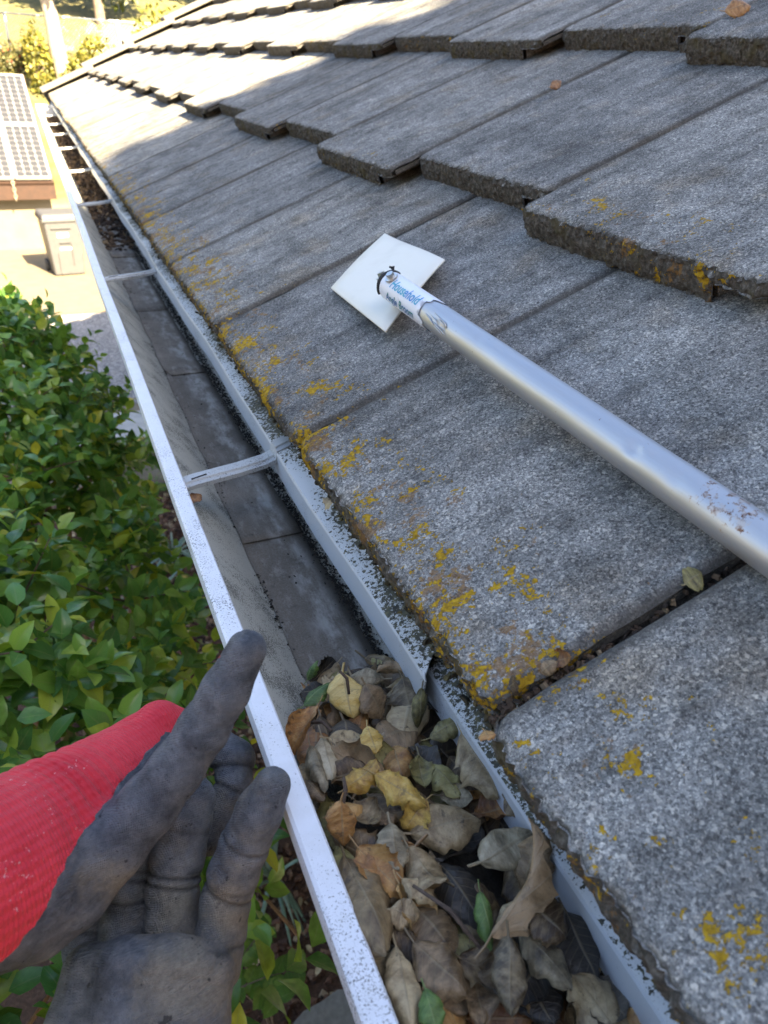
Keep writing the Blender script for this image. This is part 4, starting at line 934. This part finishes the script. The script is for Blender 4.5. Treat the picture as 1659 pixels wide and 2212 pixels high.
mb = MB(); taper(mb, .957, .66, .72, 1.03, .60, .62, -.07, -.03); ld = mb.build('lid', BINM, bn); md = ld.modifiers.new('b', 'BEVEL'); md.width = .03; md.segments = 3
for (x0_, x1_, z0_, z1_, mt, nm, pr_) in ((-.12, .06, .66, .73, STK, 'sticker', .004), (-.10, .08, .45, .49, STK, 'sticker', .004), (-.20, .12, .80, .815, BINM, 'ridge', .03), (-.10, .08, .565, .58, BINM, 'grip_bar', .03), (.085, .10, .20, .56, BINM, 'ridge', .02), (-.15, -.135, .05, .40, BINM, 'ridge', .02)):
    mb = MB(); f0 = lambda z: -.04*(z-.02)/.91
    mb.add([tuple(BM @ Vector(p)) for p in ((x0_, f0(z0_)-pr_, z0_), (x1_, f0(z0_)-pr_, z0_), (x1_, f0(z0_)+.01, z0_), (x0_, f0(z0_)+.01, z0_), (x0_, f0(z1_)-pr_, z1_), (x1_, f0(z1_)-pr_, z1_), (x1_, f0(z1_)+.01, z1_), (x0_, f0(z1_)+.01, z1_))], [(0,3,2,1),(4,5,6,7),(0,1,5,4),(1,2,6,5),(2,3,7,6),(3,0,4,7)]); mb.build(nm, mt, bn)
WHL = simple('bin_wheel', (.03,.03,.03), .7)
for s_ in (-1, 1):
    mb = MB(); mb.tube([tuple(BM @ Vector((s_*.27, .50, .11))), tuple(BM @ Vector((s_*.31, .50, .11)))], .11, 18); mb.build('wheel', WHL, bn, True)
# chain-link fence on the bank
GALV = simple('galvanised', (.55,.54,.50), .5, .3)
fence = empty('chain_link_fence', (0, 28, GZ+3.3), 'galvanised chain-link fence on top of the planted bank', 'fence')
FX = [-6.7, -3.5, -.30, 2.9, 6.1]
fz = lambda x: float(ground_z(np.array(x*1.0), np.array(28.0)))
for x in FX: mb = MB(); mb.tube([(x, 28, fz(x)-.1), (x, 28, 1.19)], .042, 10); mb.build('post', GALV, fence, True)
for i in range(len(FX)-1): mb = MB(); mb.tube([(FX[i], 28, 1.155), (FX[i+1], 28, 1.155)], .028, 8); mb.build('rail', GALV, fence, True)
mb = MB(); x = -6.6
while x < 6:
    for s_ in (-1, 1):
        x2 = x + s_*.85; mb.tube([(x, 28.02, .30), (x2, 28.02, 1.15)], .0045, 4, False)
    x += .10
o = mb.build('wire_mesh', GALV, fence); tag(o, kind='stuff')
# bank shrubs, trees
SHR = [m_green('bank_leaf_yellow', [(0, (.05,.06,.010)), (.5, (.15,.145,.022)), (1, (.28,.24,.04))], .5, .35),
       m_green('bank_leaf_green', [(0, (.018,.03,.008)), (.5, (.05,.065,.014)), (1, (.12,.12,.03))], .5, .3),
       m_green('bank_leaf_mixed', [(0, (.03,.04,.01)), (.5, (.09,.09,.025)), (.95, (.17,.15,.05)), (.97, (.30,.03,.03)), (1, (.35,.04,.04))], .5, .3)]
def shrub(x, y, r, n, size, mi, seed, label, zoff=0):
    z = float(ground_z(np.array(x*1.0), np.array(y*1.0))); root = empty('shrub', (x, y, z), label, 'shrub', 'shrubs on the bank'); mb = MB()
    for k in range(5): limb_tree(mb, (x, y, z-.05), (x + r[0]*.5*math.cos(k*1.3+seed), y + r[1]*.5*math.sin(k*1.3+seed), z + r[2]*(.9+.5*random.random())), .03, .008, 6, .3, seed+k)
    mb.build('stem', BARK, root, True)
    o = link('foliage', crown_mesh('foliage', (x, y, z + r[2]*.85 + zoff), r, n, size, SHR[mi], seed, LB, .35), root); tag(o, kind='stuff')
shrub(1.75, 24.9, (.95, .7, 1.15), 1700, .13, 0, 61, 'large-leaved yellow-green shrub in front of the pale tree trunk')
shrub(-.45, 26.5, (.85, .5, .42), 1500, .075, 2, 62, 'bushy shrub with red flowers behind the solar panels')
shrub(.62, 26.2, (.8, .5, .50), 1500, .075, 2, 63, 'low shrub at the foot of the large-leaved shrub')
shrub(-1.9, 26.4, (.9, .5, .45), 1200, .08, 1, 64, 'green shrub beyond the left end of the panels')
shrub(.36, 25.6, (.42, .45, .95), 900, .12, 0, 65, 'upright yellow-green shrub between fence post and tree trunk')
shrub(3.7, 25.2, (1.2, .9, 1.5), 1300, .15, 0, 66, 'yellow-green shrub behind the far roof edge')
shrub(5.9, 25.5, (1.3, 1.0, 1.5), 1300, .14, 1, 67, 'dark green shrub behind the upper roof edge')
def tree(x, y, h, r, n, size, mi, seed, label, tr_, group='trees beyond the bank', bark=BARK, lean=0.0):
    z = float(ground_z(np.array(x*1.0), np.array(y*1.0))); root = empty('tree', (x, y, z), label, 'tree', group); mb = MB()
    limb_tree(mb, (x, y, z-.1), (x+lean, y, z+h*.75), tr_, tr_*.55, 10, .12, seed)
    for k in range(6): limb_tree(mb, (x+lean*.7, y, z+h*.5), (x+lean + r[0]*.7*math.cos(k*1.05), y + r[1]*.7*math.sin(k*1.05), z+h*.8+.3*k*.2), tr_*.4, .03, 6, .3, seed+k)
    mb.build('trunk', bark, root, True)
    o = link('crown', crown_mesh('crown', (x+lean, y, z+h), r, n, size, SHR[mi], seed, LB, .3), root); tag(o, kind='stuff')
PALE = simple('pale_bark', (.26,.22,.17), .9, nz=9, amt=.35, bump=.5)
tree(1.0, 26.0, 4.2, (2.6, 2.2, 1.9), 2600, .20, 0, 71, 'tree with a thick pale sunlit trunk on the bank', .26, bark=PALE, lean=-.15)
for i, (x, y, h, mi, lb) in enumerate(((-7, 38, 4.2, 0, 'rounded yellowish tree on the slope past the fence'), (-3.5, 46, 4.0, 0, 'pale yellow-green tree behind the fence post'), (3.2, 37, 3.6, 1, 'green tree behind the second fence bay'), (8.5, 40, 5.0, 1, 'dark green tree rising past the roof edge'), (14, 38, 5.2, 1, 'dark green tree hidden mostly by the roof'), (-14, 40, 5, 1, 'green tree at the open end of the slope'))):
    tree(x, y, h, (3.4, 2.8, 3.2), 2600, .34, mi, 80+i, lb, .22)


# ================================================================== GLOVED HAND AND SPARE GLOVE (smooth implicit surfaces)
def roundcone(P, a, b, r1, r2):
    """signed distance to a capsule with linearly changing radius"""
    ba = b - a; l2 = ba @ ba; pa = P - a; t = np.clip((pa @ ba)/l2, 0, 1)
    return np.linalg.norm(pa - t[..., None]*ba, axis=-1) - (r1 + (r2-r1)*t)
def smin(a, b, k):
    h = np.clip(.5 + .5*(b-a)/k, 0, 1); return b + (a-b)*h - k*h*(1-h)
def chain(px):
    return [(dep((x, y), z), r*z/FV) for x, y, r, z in px]
def chain_s(px): return [(p, r*1.06) for p, r in chain(px)]
def sdf_chain(P, ch, k=.004, creases=()):
    d = None
    for (a, ra), (b, rb) in zip(ch[:-1], ch[1:]):
        q = roundcone(P, a, b, ra, rb); d = q if d is None else smin(d, q, k)
    for c, n_, depth_, w in creases:
        m = np.abs((P - c) @ n_); near = np.clip(1 - np.linalg.norm(P - c, axis=-1)/.03, 0, 1) > 0
        d = d + np.where(near, depth_*np.exp(-(m/w)**2), 0)
    return d
def crease_at(ch, i, t, depth_=.0016, w=.0010, tiltv=(0, 0, 0)):
    depth_ *= .8; w = min(w, .0011); a, b = ch[i][0], ch[i+1][0]; n_ = (b-a)/np.linalg.norm(b-a) + np.array(tiltv); n_ /= np.linalg.norm(n_); return (a + (b-a)*t, n_, depth_, w)
def surface_nets(fn, lo, hi, h):
    C_ = 4; n = (np.ceil((np.array(hi) - lo)/h/C_).astype(int) + 1)*C_
    ax_ = [lo[i] + h*np.arange(n[i]) for i in range(3)]
    G = np.empty(n); m_ = n//C_
    coarse = np.empty(m_)
    for i in range(m_[0]):
        P = np.stack(np.meshgrid([ax_[0][i*C_] + h*1.5], ax_[1][::C_] + h*1.5, ax_[2][::C_] + h*1.5, indexing='ij'), -1); coarse[i] = fn(P)[0]
    for i in range(n[0]):
        c0 = np.repeat(np.repeat(coarse[i//C_], C_, 0), C_, 1); sel = np.abs(c0) < h*C_*1.6 + .003; G[i] = c0
        jj, kk = np.where(sel)
        if len(jj): G[i][jj, kk] = fn(np.stack([np.full(len(jj), ax_[0][i]), ax_[1][jj], ax_[2][kk]], -1))
    ins = G < 0; c = ins[:-1,:-1,:-1].astype(int)*0; corners = [(i, j, k) for i in (0, 1) for j in (0, 1) for k in (0, 1)]
    sl_ = lambda o: G[o[0]:n[0]-1+o[0], o[1]:n[1]-1+o[1], o[2]:n[2]-1+o[2]]
    for o in corners: c = c + (sl_(o) < 0)
    act = np.argwhere((c > 0) & (c < 8)); idx = -np.ones(np.array(n)-1, dtype=int); idx[tuple(act.T)] = np.arange(len(act))
    acc = np.zeros((len(act), 3)); cnt = np.zeros(len(act))
    for o in corners:
        for a in range(3):
            if o[a] == 1: continue
            o2 = list(o); o2[a] = 1; A = G[tuple((act + o).T)]; B = G[tuple((act + o2).T)]; m = (A < 0) != (B < 0)
            t = np.where(m, A/np.where(m, A - B, 1), 0); pt = np.tile(np.array(o, float), (len(act), 1)); pt[:, a] += t; acc += np.where(m[:, None], pt, 0); cnt += m
    V = np.array(lo) + h*(act + acc/cnt[:, None]); F = []
    for a in range(3):
        b, c_ = (a+1) % 3, (a+2) % 3; s0 = [slice(None)]*3; s1 = [slice(None)]*3; s0[a] = slice(0, n[a]-1); s1[a] = slice(1, n[a])
        e = np.argwhere(ins[tuple(s0)] != ins[tuple(s1)]); e = e[(e[:, b] > 0) & (e[:, c_] > 0) & (e[:, b] < n[b]-1) & (e[:, c_] < n[c_]-1)]
        if not len(e): continue
        q = []
        for db, dc in ((0, 0), (1, 0), (1, 1), (0, 1)):
            f = e.copy(); f[:, b] -= db; f[:, c_] -= dc; q.append(idx[tuple(f.T)])
        q = np.stack(q, 1); fl = ~ins[tuple(e.T)]; q[fl] = q[fl][:, ::-1]; F.append(q)
    return V, np.concatenate(F)
def smooth_mesh(V, F, it):
    e = np.concatenate([F[:, [0, 1]], F[:, [1, 2]], F[:, [2, 3]], F[:, [3, 0]]]); 
    for _ in range(it):
        S = np.zeros_like(V); C = np.zeros(len(V)); np.add.at(S, e[:, 0], V[e[:, 1]]); np.add.at(S, e[:, 1], V[e[:, 0]]); np.add.at(C, e[:, 0], 1); np.add.at(C, e[:, 1], 1)
        V = .5*V + .5*S/C[:, None]
    return V
def wrinkle(V, F):
    n_ = np.zeros_like(V); fn = np.cross(V[F[:, 2]] - V[F[:, 0]], V[F[:, 3]] - V[F[:, 1]])
    for k in range(4): np.add.at(n_, F[:, k], fn)
    n_ /= np.linalg.norm(n_, axis=1, keepdims=True) + 1e-12
    P = V*1000
    d = .00010*hashn(P[:, 0]/6, P[:, 1]/6, P[:, 2]/6, 2) + .00010*hashn(P[:, 0]/2.6, P[:, 1]/2.6, P[:, 2]/2.6, 7)
    fold = np.abs(hashn(P[:, 0]/11, P[:, 1]/11, P[:, 2]/5.0, 13)); d = d - .0005*np.exp(-(fold/.035)**2)
    return V + n_*d[:, None]
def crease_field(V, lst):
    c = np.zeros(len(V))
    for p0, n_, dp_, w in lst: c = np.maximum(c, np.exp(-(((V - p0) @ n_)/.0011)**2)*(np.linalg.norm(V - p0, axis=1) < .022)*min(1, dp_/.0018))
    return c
def project(V):
    q = (V - CAM) @ WR; return q[:, :2]/q[:, 2:3]*FV + np.array([CX, CY])
def split(V, F, sel, name, mat, parent, lift=0.0, attr=None):
    Fs = F[sel]; u, inv = np.unique(Fs.reshape(-1), return_inverse=True); Vs = V[u]
    me = mesh(name, Vs, inv.reshape(Fs.shape), mat, True, None, {k: a[u] for k, a in attr.items()} if attr else None); o = link(name, me, parent); return o
def m_coat():
    t = NT('rubber_coating'); o = t.obj(); d = t.attr('dirt'); n = t.noise(o, 62, 7, .72); f = t.noise(o, 420, 5, .7)
    c = t.ramp(n, [(.30, (.038,.046,.062)), (.46, (.125,.142,.172)), (.60, (.22,.238,.268)), (.75, (.36,.375,.395))])
    k = t.maprange(t.math('ADD', t.math('MULTIPLY', d, .75), t.math('MULTIPLY', t.math('SUBTRACT', t.noise(o, 70, 6, .7), .5), .9)), .30, .75)
    c = t.mix(t.math('MULTIPLY', k, .85), c, t.ramp(f, [(.3, (.25,.22,.17)), (.7, (.45,.405,.32))]))
    c = t.mix(t.maprange(t.noise(o, 230, 3, .5), .67, .72, 0, .8), c, (.018,.02,.026))
    c = t.mix(t.maprange(t.noise(o, 300, 6, .75), .58, .72, 0, .5), c, (.27,.265,.26)); c = t.mix(t.maprange(t.noise(o, 150, 6, .75), .63, .70, 0, .6), c, (.035,.038,.045))
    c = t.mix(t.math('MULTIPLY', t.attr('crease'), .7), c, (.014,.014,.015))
    t.bs(Base_Color=c, Roughness=.58); x_, y_, z_ = t.xyz(t.vadd(o, t.vscale(t.node('ShaderNodeTexNoise', None, Vector=o, Scale=60.0).outputs['Color'], (.002, .002, .002))))
    wv = t.math('MULTIPLY', t.math('SINE', t.math('MULTIPLY', t.math('ADD', x_, y_), 4200.0)), t.math('SINE', t.math('MULTIPLY', t.math('SUBTRACT', z_, x_), 4200.0)))
    h = t.math('ADD', t.math('ADD', t.math('MULTIPLY', f, .9), t.math('MULTIPLY', wv, .22)), t.math('MULTIPLY', t.noise(o, 160, 7, .75, .8), 2.2)); t.bump(h, 1.0, .0024); return t.m
def m_knit():
    t = NT('red_knit'); o = t.obj(); rb = t.attr('rib'); w = t.math('SINE', t.math('MULTIPLY', rb, 1500.0)); f = t.noise(o, 700, 4, .7); cf = t.attr('cuff')
    c = t.ramp(t.noise(o, 30, 4), [(.3, (.55,.022,.040)), (.7, (.70,.045,.065))]); c = t.mix(t.maprange(f, .62, .72, 0, .35), c, (.72,.25,.26))
    c = t.mix(t.maprange(t.math('MULTIPLY', t.noise(o, 500, 3, .6), t.math('ADD', t.noise(o, 25, 3), .35)), .60, .68, 0, .5), c, (.85,.68,.66))
    w2 = t.math('SINE', t.math('MULTIPLY', t.attr('rib2'), 3600.0))
    t.bs(Base_Color=c, Roughness=.95); t.b.inputs['Sheen Weight'].default_value = .05
    t.bump(t.math('ADD', t.math('MULTIPLY', t.math('MULTIPLY', w, cf), .6), t.math('ADD', t.math('MULTIPLY', w2, .30), t.math('MULTIPLY', f, .8))), .7, .0011); return t.m
COAT = m_coat(); KNIT = m_knit()
# ---- hand
thumb = chain([(533,1403,43,.330),(487,1492,51,.333),(440,1573,54,.336),(381,1662,57,.338),(322,1738,63,.338),(240,1832,70,.336),(168,1930,66,.332),(95,2010,52,.325)])
back = chain([(-420,2050,165,.27),(-150,1930,182,.300),(0,1884,178,.322),(110,1806,150,.350),(215,1722,118,.378),(300,1640,84,.398),(345,1562,46,.405)])
index = chain([(345,1562,46,.405),(430,1592,44,.418),(508,1640,41,.414),(503,1702,40,.405),(452,1812,35,.392)])
middle = chain([(300,1645,60,.40),(400,1700,44,.432),(420,1790,42,.43),(380,1860,38,.42)])
cr_t = [crease_at(thumb, 1, .55, .0006, .0010), crease_at(thumb, 1, .75, .0004, .0009)]
cr_i = [crease_at(index, 2, .35, .0018, .0013), crease_at(index, 3, .05, .0018, .0013)]
def hand_sdf(P):
    a = sdf_chain(P, thumb, .004, cr_t); b = sdf_chain(P, back, .012); d = smin(a, b, .010)
    i = sdf_chain(P, index, .003, cr_i); d = smin(d, i, .003); return smin(d, sdf_chain(P, middle, .004), .004)
allp = np.array([c[0] for c in thumb + back[1:] + index + middle]); allr = .045
lo = allp.min(0) - allr; hi = allp.max(0) + allr
V, F = surface_nets(hand_sdf, lo, hi, .0011); V = wrinkle(smooth_mesh(V, F, 1), F)
cent = V[F].mean(1); pxy = project(cent)
bl = np.array([(470,1420),(449,1446),(420,1478),(406,1492),(388,1530),(372,1560),(340,1600),(309,1636),(262,1687),(212,1755),(169,1814),(127,1894),(102,1958),(21,2060),(-60,2130)], float)
bx_ = np.interp(pxy[:, 1], bl[:, 1], bl[:, 0]) + 3*np.sin(pxy[:, 1]*.35) + 2*np.sin(pxy[:, 1]*.83)
dark = pxy[:, 0] > bx_
isidx = np.array([sdf_chain(cent[i:i+20000], index) for i in range(0, len(cent), 20000)], dtype=object); isidx = np.concatenate(isidx).astype(float)
ist = np.concatenate([sdf_chain(cent[i:i+20000], thumb) for i in range(0, len(cent), 20000)])
dd = (cent - index[0][0]) @ ((index[2][0]-index[0][0])/np.linalg.norm(index[2][0]-index[0][0]))
onidx = (isidx < ist) & (isidx < .003); dark = np.where(onidx, dd > .012, dark)
ax1 = back[1][0]; dirb = back[4][0] - back[1][0]; dirb /= np.linalg.norm(dirb)
along = (V - ax1) @ dirb; fm = np.exp(-((along-.062)/.022)**2)*(project(V)[:, 0] < np.interp(project(V)[:, 1], bl[:, 1], bl[:, 0])); V = V + ((V - ax1) - along[:, None]*dirb)/np.linalg.norm((V - ax1) - along[:, None]*dirb, axis=1, keepdims=True)*(.0013*fm*np.sin(along/.0085*6.283 + 2.2*hashn(V[:, 0]*40, V[:, 1]*40, V[:, 2]*40, 3)))[:, None]; side_ = np.cross(dirb, (CAM - ax1)/np.linalg.norm(CAM - ax1)); rib2 = (V - ax1) @ side_
cuffm = np.clip(1 - (along - .050)/.02, 0, 1)
pv = project(V); dirt = .14 + .72*np.exp(-(((pv[:, 0]-255)/130)**2 + ((pv[:, 1]-1905)/75)**2)) + .45*np.exp(-(((pv[:, 0]-560)/35)**2 + ((pv[:, 1]-1415)/55)**2)) + .25*np.exp(-(((pv[:, 0]-420)/60)**2 + ((pv[:, 1]-1720)/60)**2)) + .35*(pv[:, 1] > 1620)*(pv[:, 0] > 440)
pvx = project(V); fv = pvx[:, 0] - (np.interp(pvx[:, 1], bl[:, 1], bl[:, 0]) + 5*hashn(pvx[:, 1]*.04, 0*pvx[:, 1]) + 3*hashn(pvx[:, 1]*.13, 0*pvx[:, 1], 0, 5))
i_v = np.concatenate([sdf_chain(V[i:i+20000], index) for i in range(0, len(V), 20000)]); t_v = np.concatenate([sdf_chain(V[i:i+20000], thumb) for i in range(0, len(V), 20000)])
d_v = (V - index[0][0]) @ ((index[2][0]-index[0][0])/np.linalg.norm(index[2][0]-index[0][0])); fv = np.where((i_v < t_v) & (i_v < .003), (d_v - .012)*4000, fv)
def clip_side(V, F, f, sign, name, mat, parent, attr):
    f = f*sign; cnt = (f[F] > 0).sum(1); Vn = V.tolist(); An = {k: list(a) for k, a in attr.items()}; faces = [tuple(q) for q in F[cnt == 4]]; cut = {}
    for q in F[(cnt > 0) & (cnt < 4)]:
        poly = []
        for a, b in zip(q, np.roll(q, -1)):
            if f[a] > 0: poly.append(int(a))
            if (f[a] > 0) != (f[b] > 0):
                key = (min(a, b), max(a, b))
                if key not in cut:
                    t = f[a]/(f[a] - f[b]); cut[key] = len(Vn); Vn.append((V[a] + (V[b] - V[a])*t).tolist())
                    for k in An: An[k].append(An[k][a] + (An[k][b] - An[k][a])*t)
                poly.append(cut[key])
        if len(poly) > 2: faces.append(tuple(poly))
    used = sorted({i for q in faces for i in q}); mp = {u: i for i, u in enumerate(used)}
    me = mesh(name, np.array([Vn[u] for u in used]), [tuple(mp[i] for i in q) for q in faces], mat, True, None, {k: np.array([a[u] for u in used]) for k, a in An.items()})
    return link(name, me, parent)
hand = empty('gloved_hand', tuple(dep((60, 1950), .34)), "person's left hand in a red knit work glove, thumb up, pinching a spare glove", 'hand')
AT = {'rib': rib2, 'rib2': along, 'cuff': .35 + .65*cuffm, 'dirt': dirt, 'crease': crease_field(V, cr_t + cr_i)}
clip_side(V, F, fv, -1, 'red_knit', KNIT, hand, AT); clip_side(V, F, fv, 1, 'rubber_coating', COAT, hand, AT)
# forearm in a jacket sleeve, leading back towards the person
SLV = simple('jacket_cloth', (.045,.055,.08), .9, nz=90, amt=.25, bump=.5)
w0 = back[1][0]; ad = back[1][0] - back[3][0]; ad /= np.linalg.norm(ad); ad = ad*.8 + np.array([-.35, -.35, -.25]); ad /= np.linalg.norm(ad)
b_ = MB(); b_.tube([w0 - ad*.012, w0, w0 + ad*.01, w0 + ad*.06, w0 + ad*.14, w0 + ad*.24, w0 + ad*.36], [.034, .040, .043, .044, .047, .052, .058], 28); b_.build('sleeve', SLV, hand, True)
# ---- spare glove
fA = chain_s([(190,2110,46,.352),(188,2040,44,.362),(196,1985,42,.366),(235,1925,40,.374)])
fB = chain_s([(268,2090,50,.352),(272,2010,49,.360),(278,1930,47,.362),(300,1870,45,.368),(352,1790,43,.376)])
fC = chain_s([(374,2085,55,.350),(373,2000,53,.356),(374,1915,52,.358),(384,1850,52,.362),(400,1780,50,.366),(418,1725,44,.370)])
fD = chain_s([(468,2090,50,.346),(478,2020,48,.350),(486,1950,49,.352),(503,1890,50,.352),(528,1825,49,.350),(560,1752,46,.347),(588,1697,38,.345)])
pal = [chain([(188,2095,52,.338),(165,2220,62,.325),(150,2420,60,.31)]), chain([(270,2088,60,.330),(262,2220,66,.318),(250,2420,62,.305)]), chain([(370,2086,60,.328),(362,2220,66,.318),(345,2420,62,.305)]), chain([(455,2098,52,.334),(432,2220,58,.325),(405,2420,56,.31)])]
crs = {0: [crease_at(fA, 1, .6)], 1: [crease_at(fB, 1, .95, .002, .0016), crease_at(fB, 1, .75, .0008, .001)], 2: [crease_at(fC, 2, .42, .0020, .0013), crease_at(fC, 2, .10, .0020, .0013), crease_at(fC, 3, .9, .001, .001)], 3: [crease_at(fD, 2, .45, .0018, .0014, (.2, 0, 0)), crease_at(fD, 2, .75, .001, .001), crease_at(fD, 4, .15, .0016, .0012), crease_at(fD, 0, .8, .0016, .0012)]}
def glove_sdf(P):
    d = None
    for i, f_ in enumerate((fA, fB, fC, fD)):
        q = sdf_chain(P, f_, .004, crs[i]); d = q if d is None else smin(d, q, .0012)
    p_ = None
    for c in pal: q = sdf_chain(P, c, .006); p_ = q if p_ is None else smin(p_, q, .016)
    return smin(d, p_, .0018)
allp = np.array([c[0] for c in fA + fB + fC + fD + sum(pal, [])]); lo = allp.min(0) - .03; hi = allp.max(0) + .03
V, F = surface_nets(glove_sdf, lo, hi, .0010); V = wrinkle(smooth_mesh(V, F, 1), F); pv = project(V)
dirt = .52 + .60*np.exp(-(((pv[:, 0]-395)/120)**2 + ((pv[:, 1]-2130)/90)**2)) - .5*np.exp(-(((pv[:, 0]-190)/75)**2 + ((pv[:, 1]-2130)/140)**2)) + .45*np.exp(-(((pv[:, 0]-490)/45)**2 + ((pv[:, 1]-1960)/60)**2)) + .35*np.exp(-(((pv[:, 0]-375)/50)**2 + ((pv[:, 1]-1950)/70)**2))
sg = empty('work_glove', tuple(dep((320, 2150), .33)), 'empty dirt-stained rubber-coated work glove pinched in the gloved hand', 'glove')
cent = V[F].mean(1); cz = project(cent)[:, 1]; cuffsel = cz > 2330
AT = {'rib': V[:, 0], 'rib2': V[:, 1], 'cuff': np.ones(len(V)), 'dirt': dirt, 'crease': crease_field(V, sum(crs.values(), []))}
split(V, F, ~cuffsel, 'rubber_coating', COAT, sg, attr=AT); split(V, F, cuffsel, 'cuff', KNIT, sg, attr=AT)
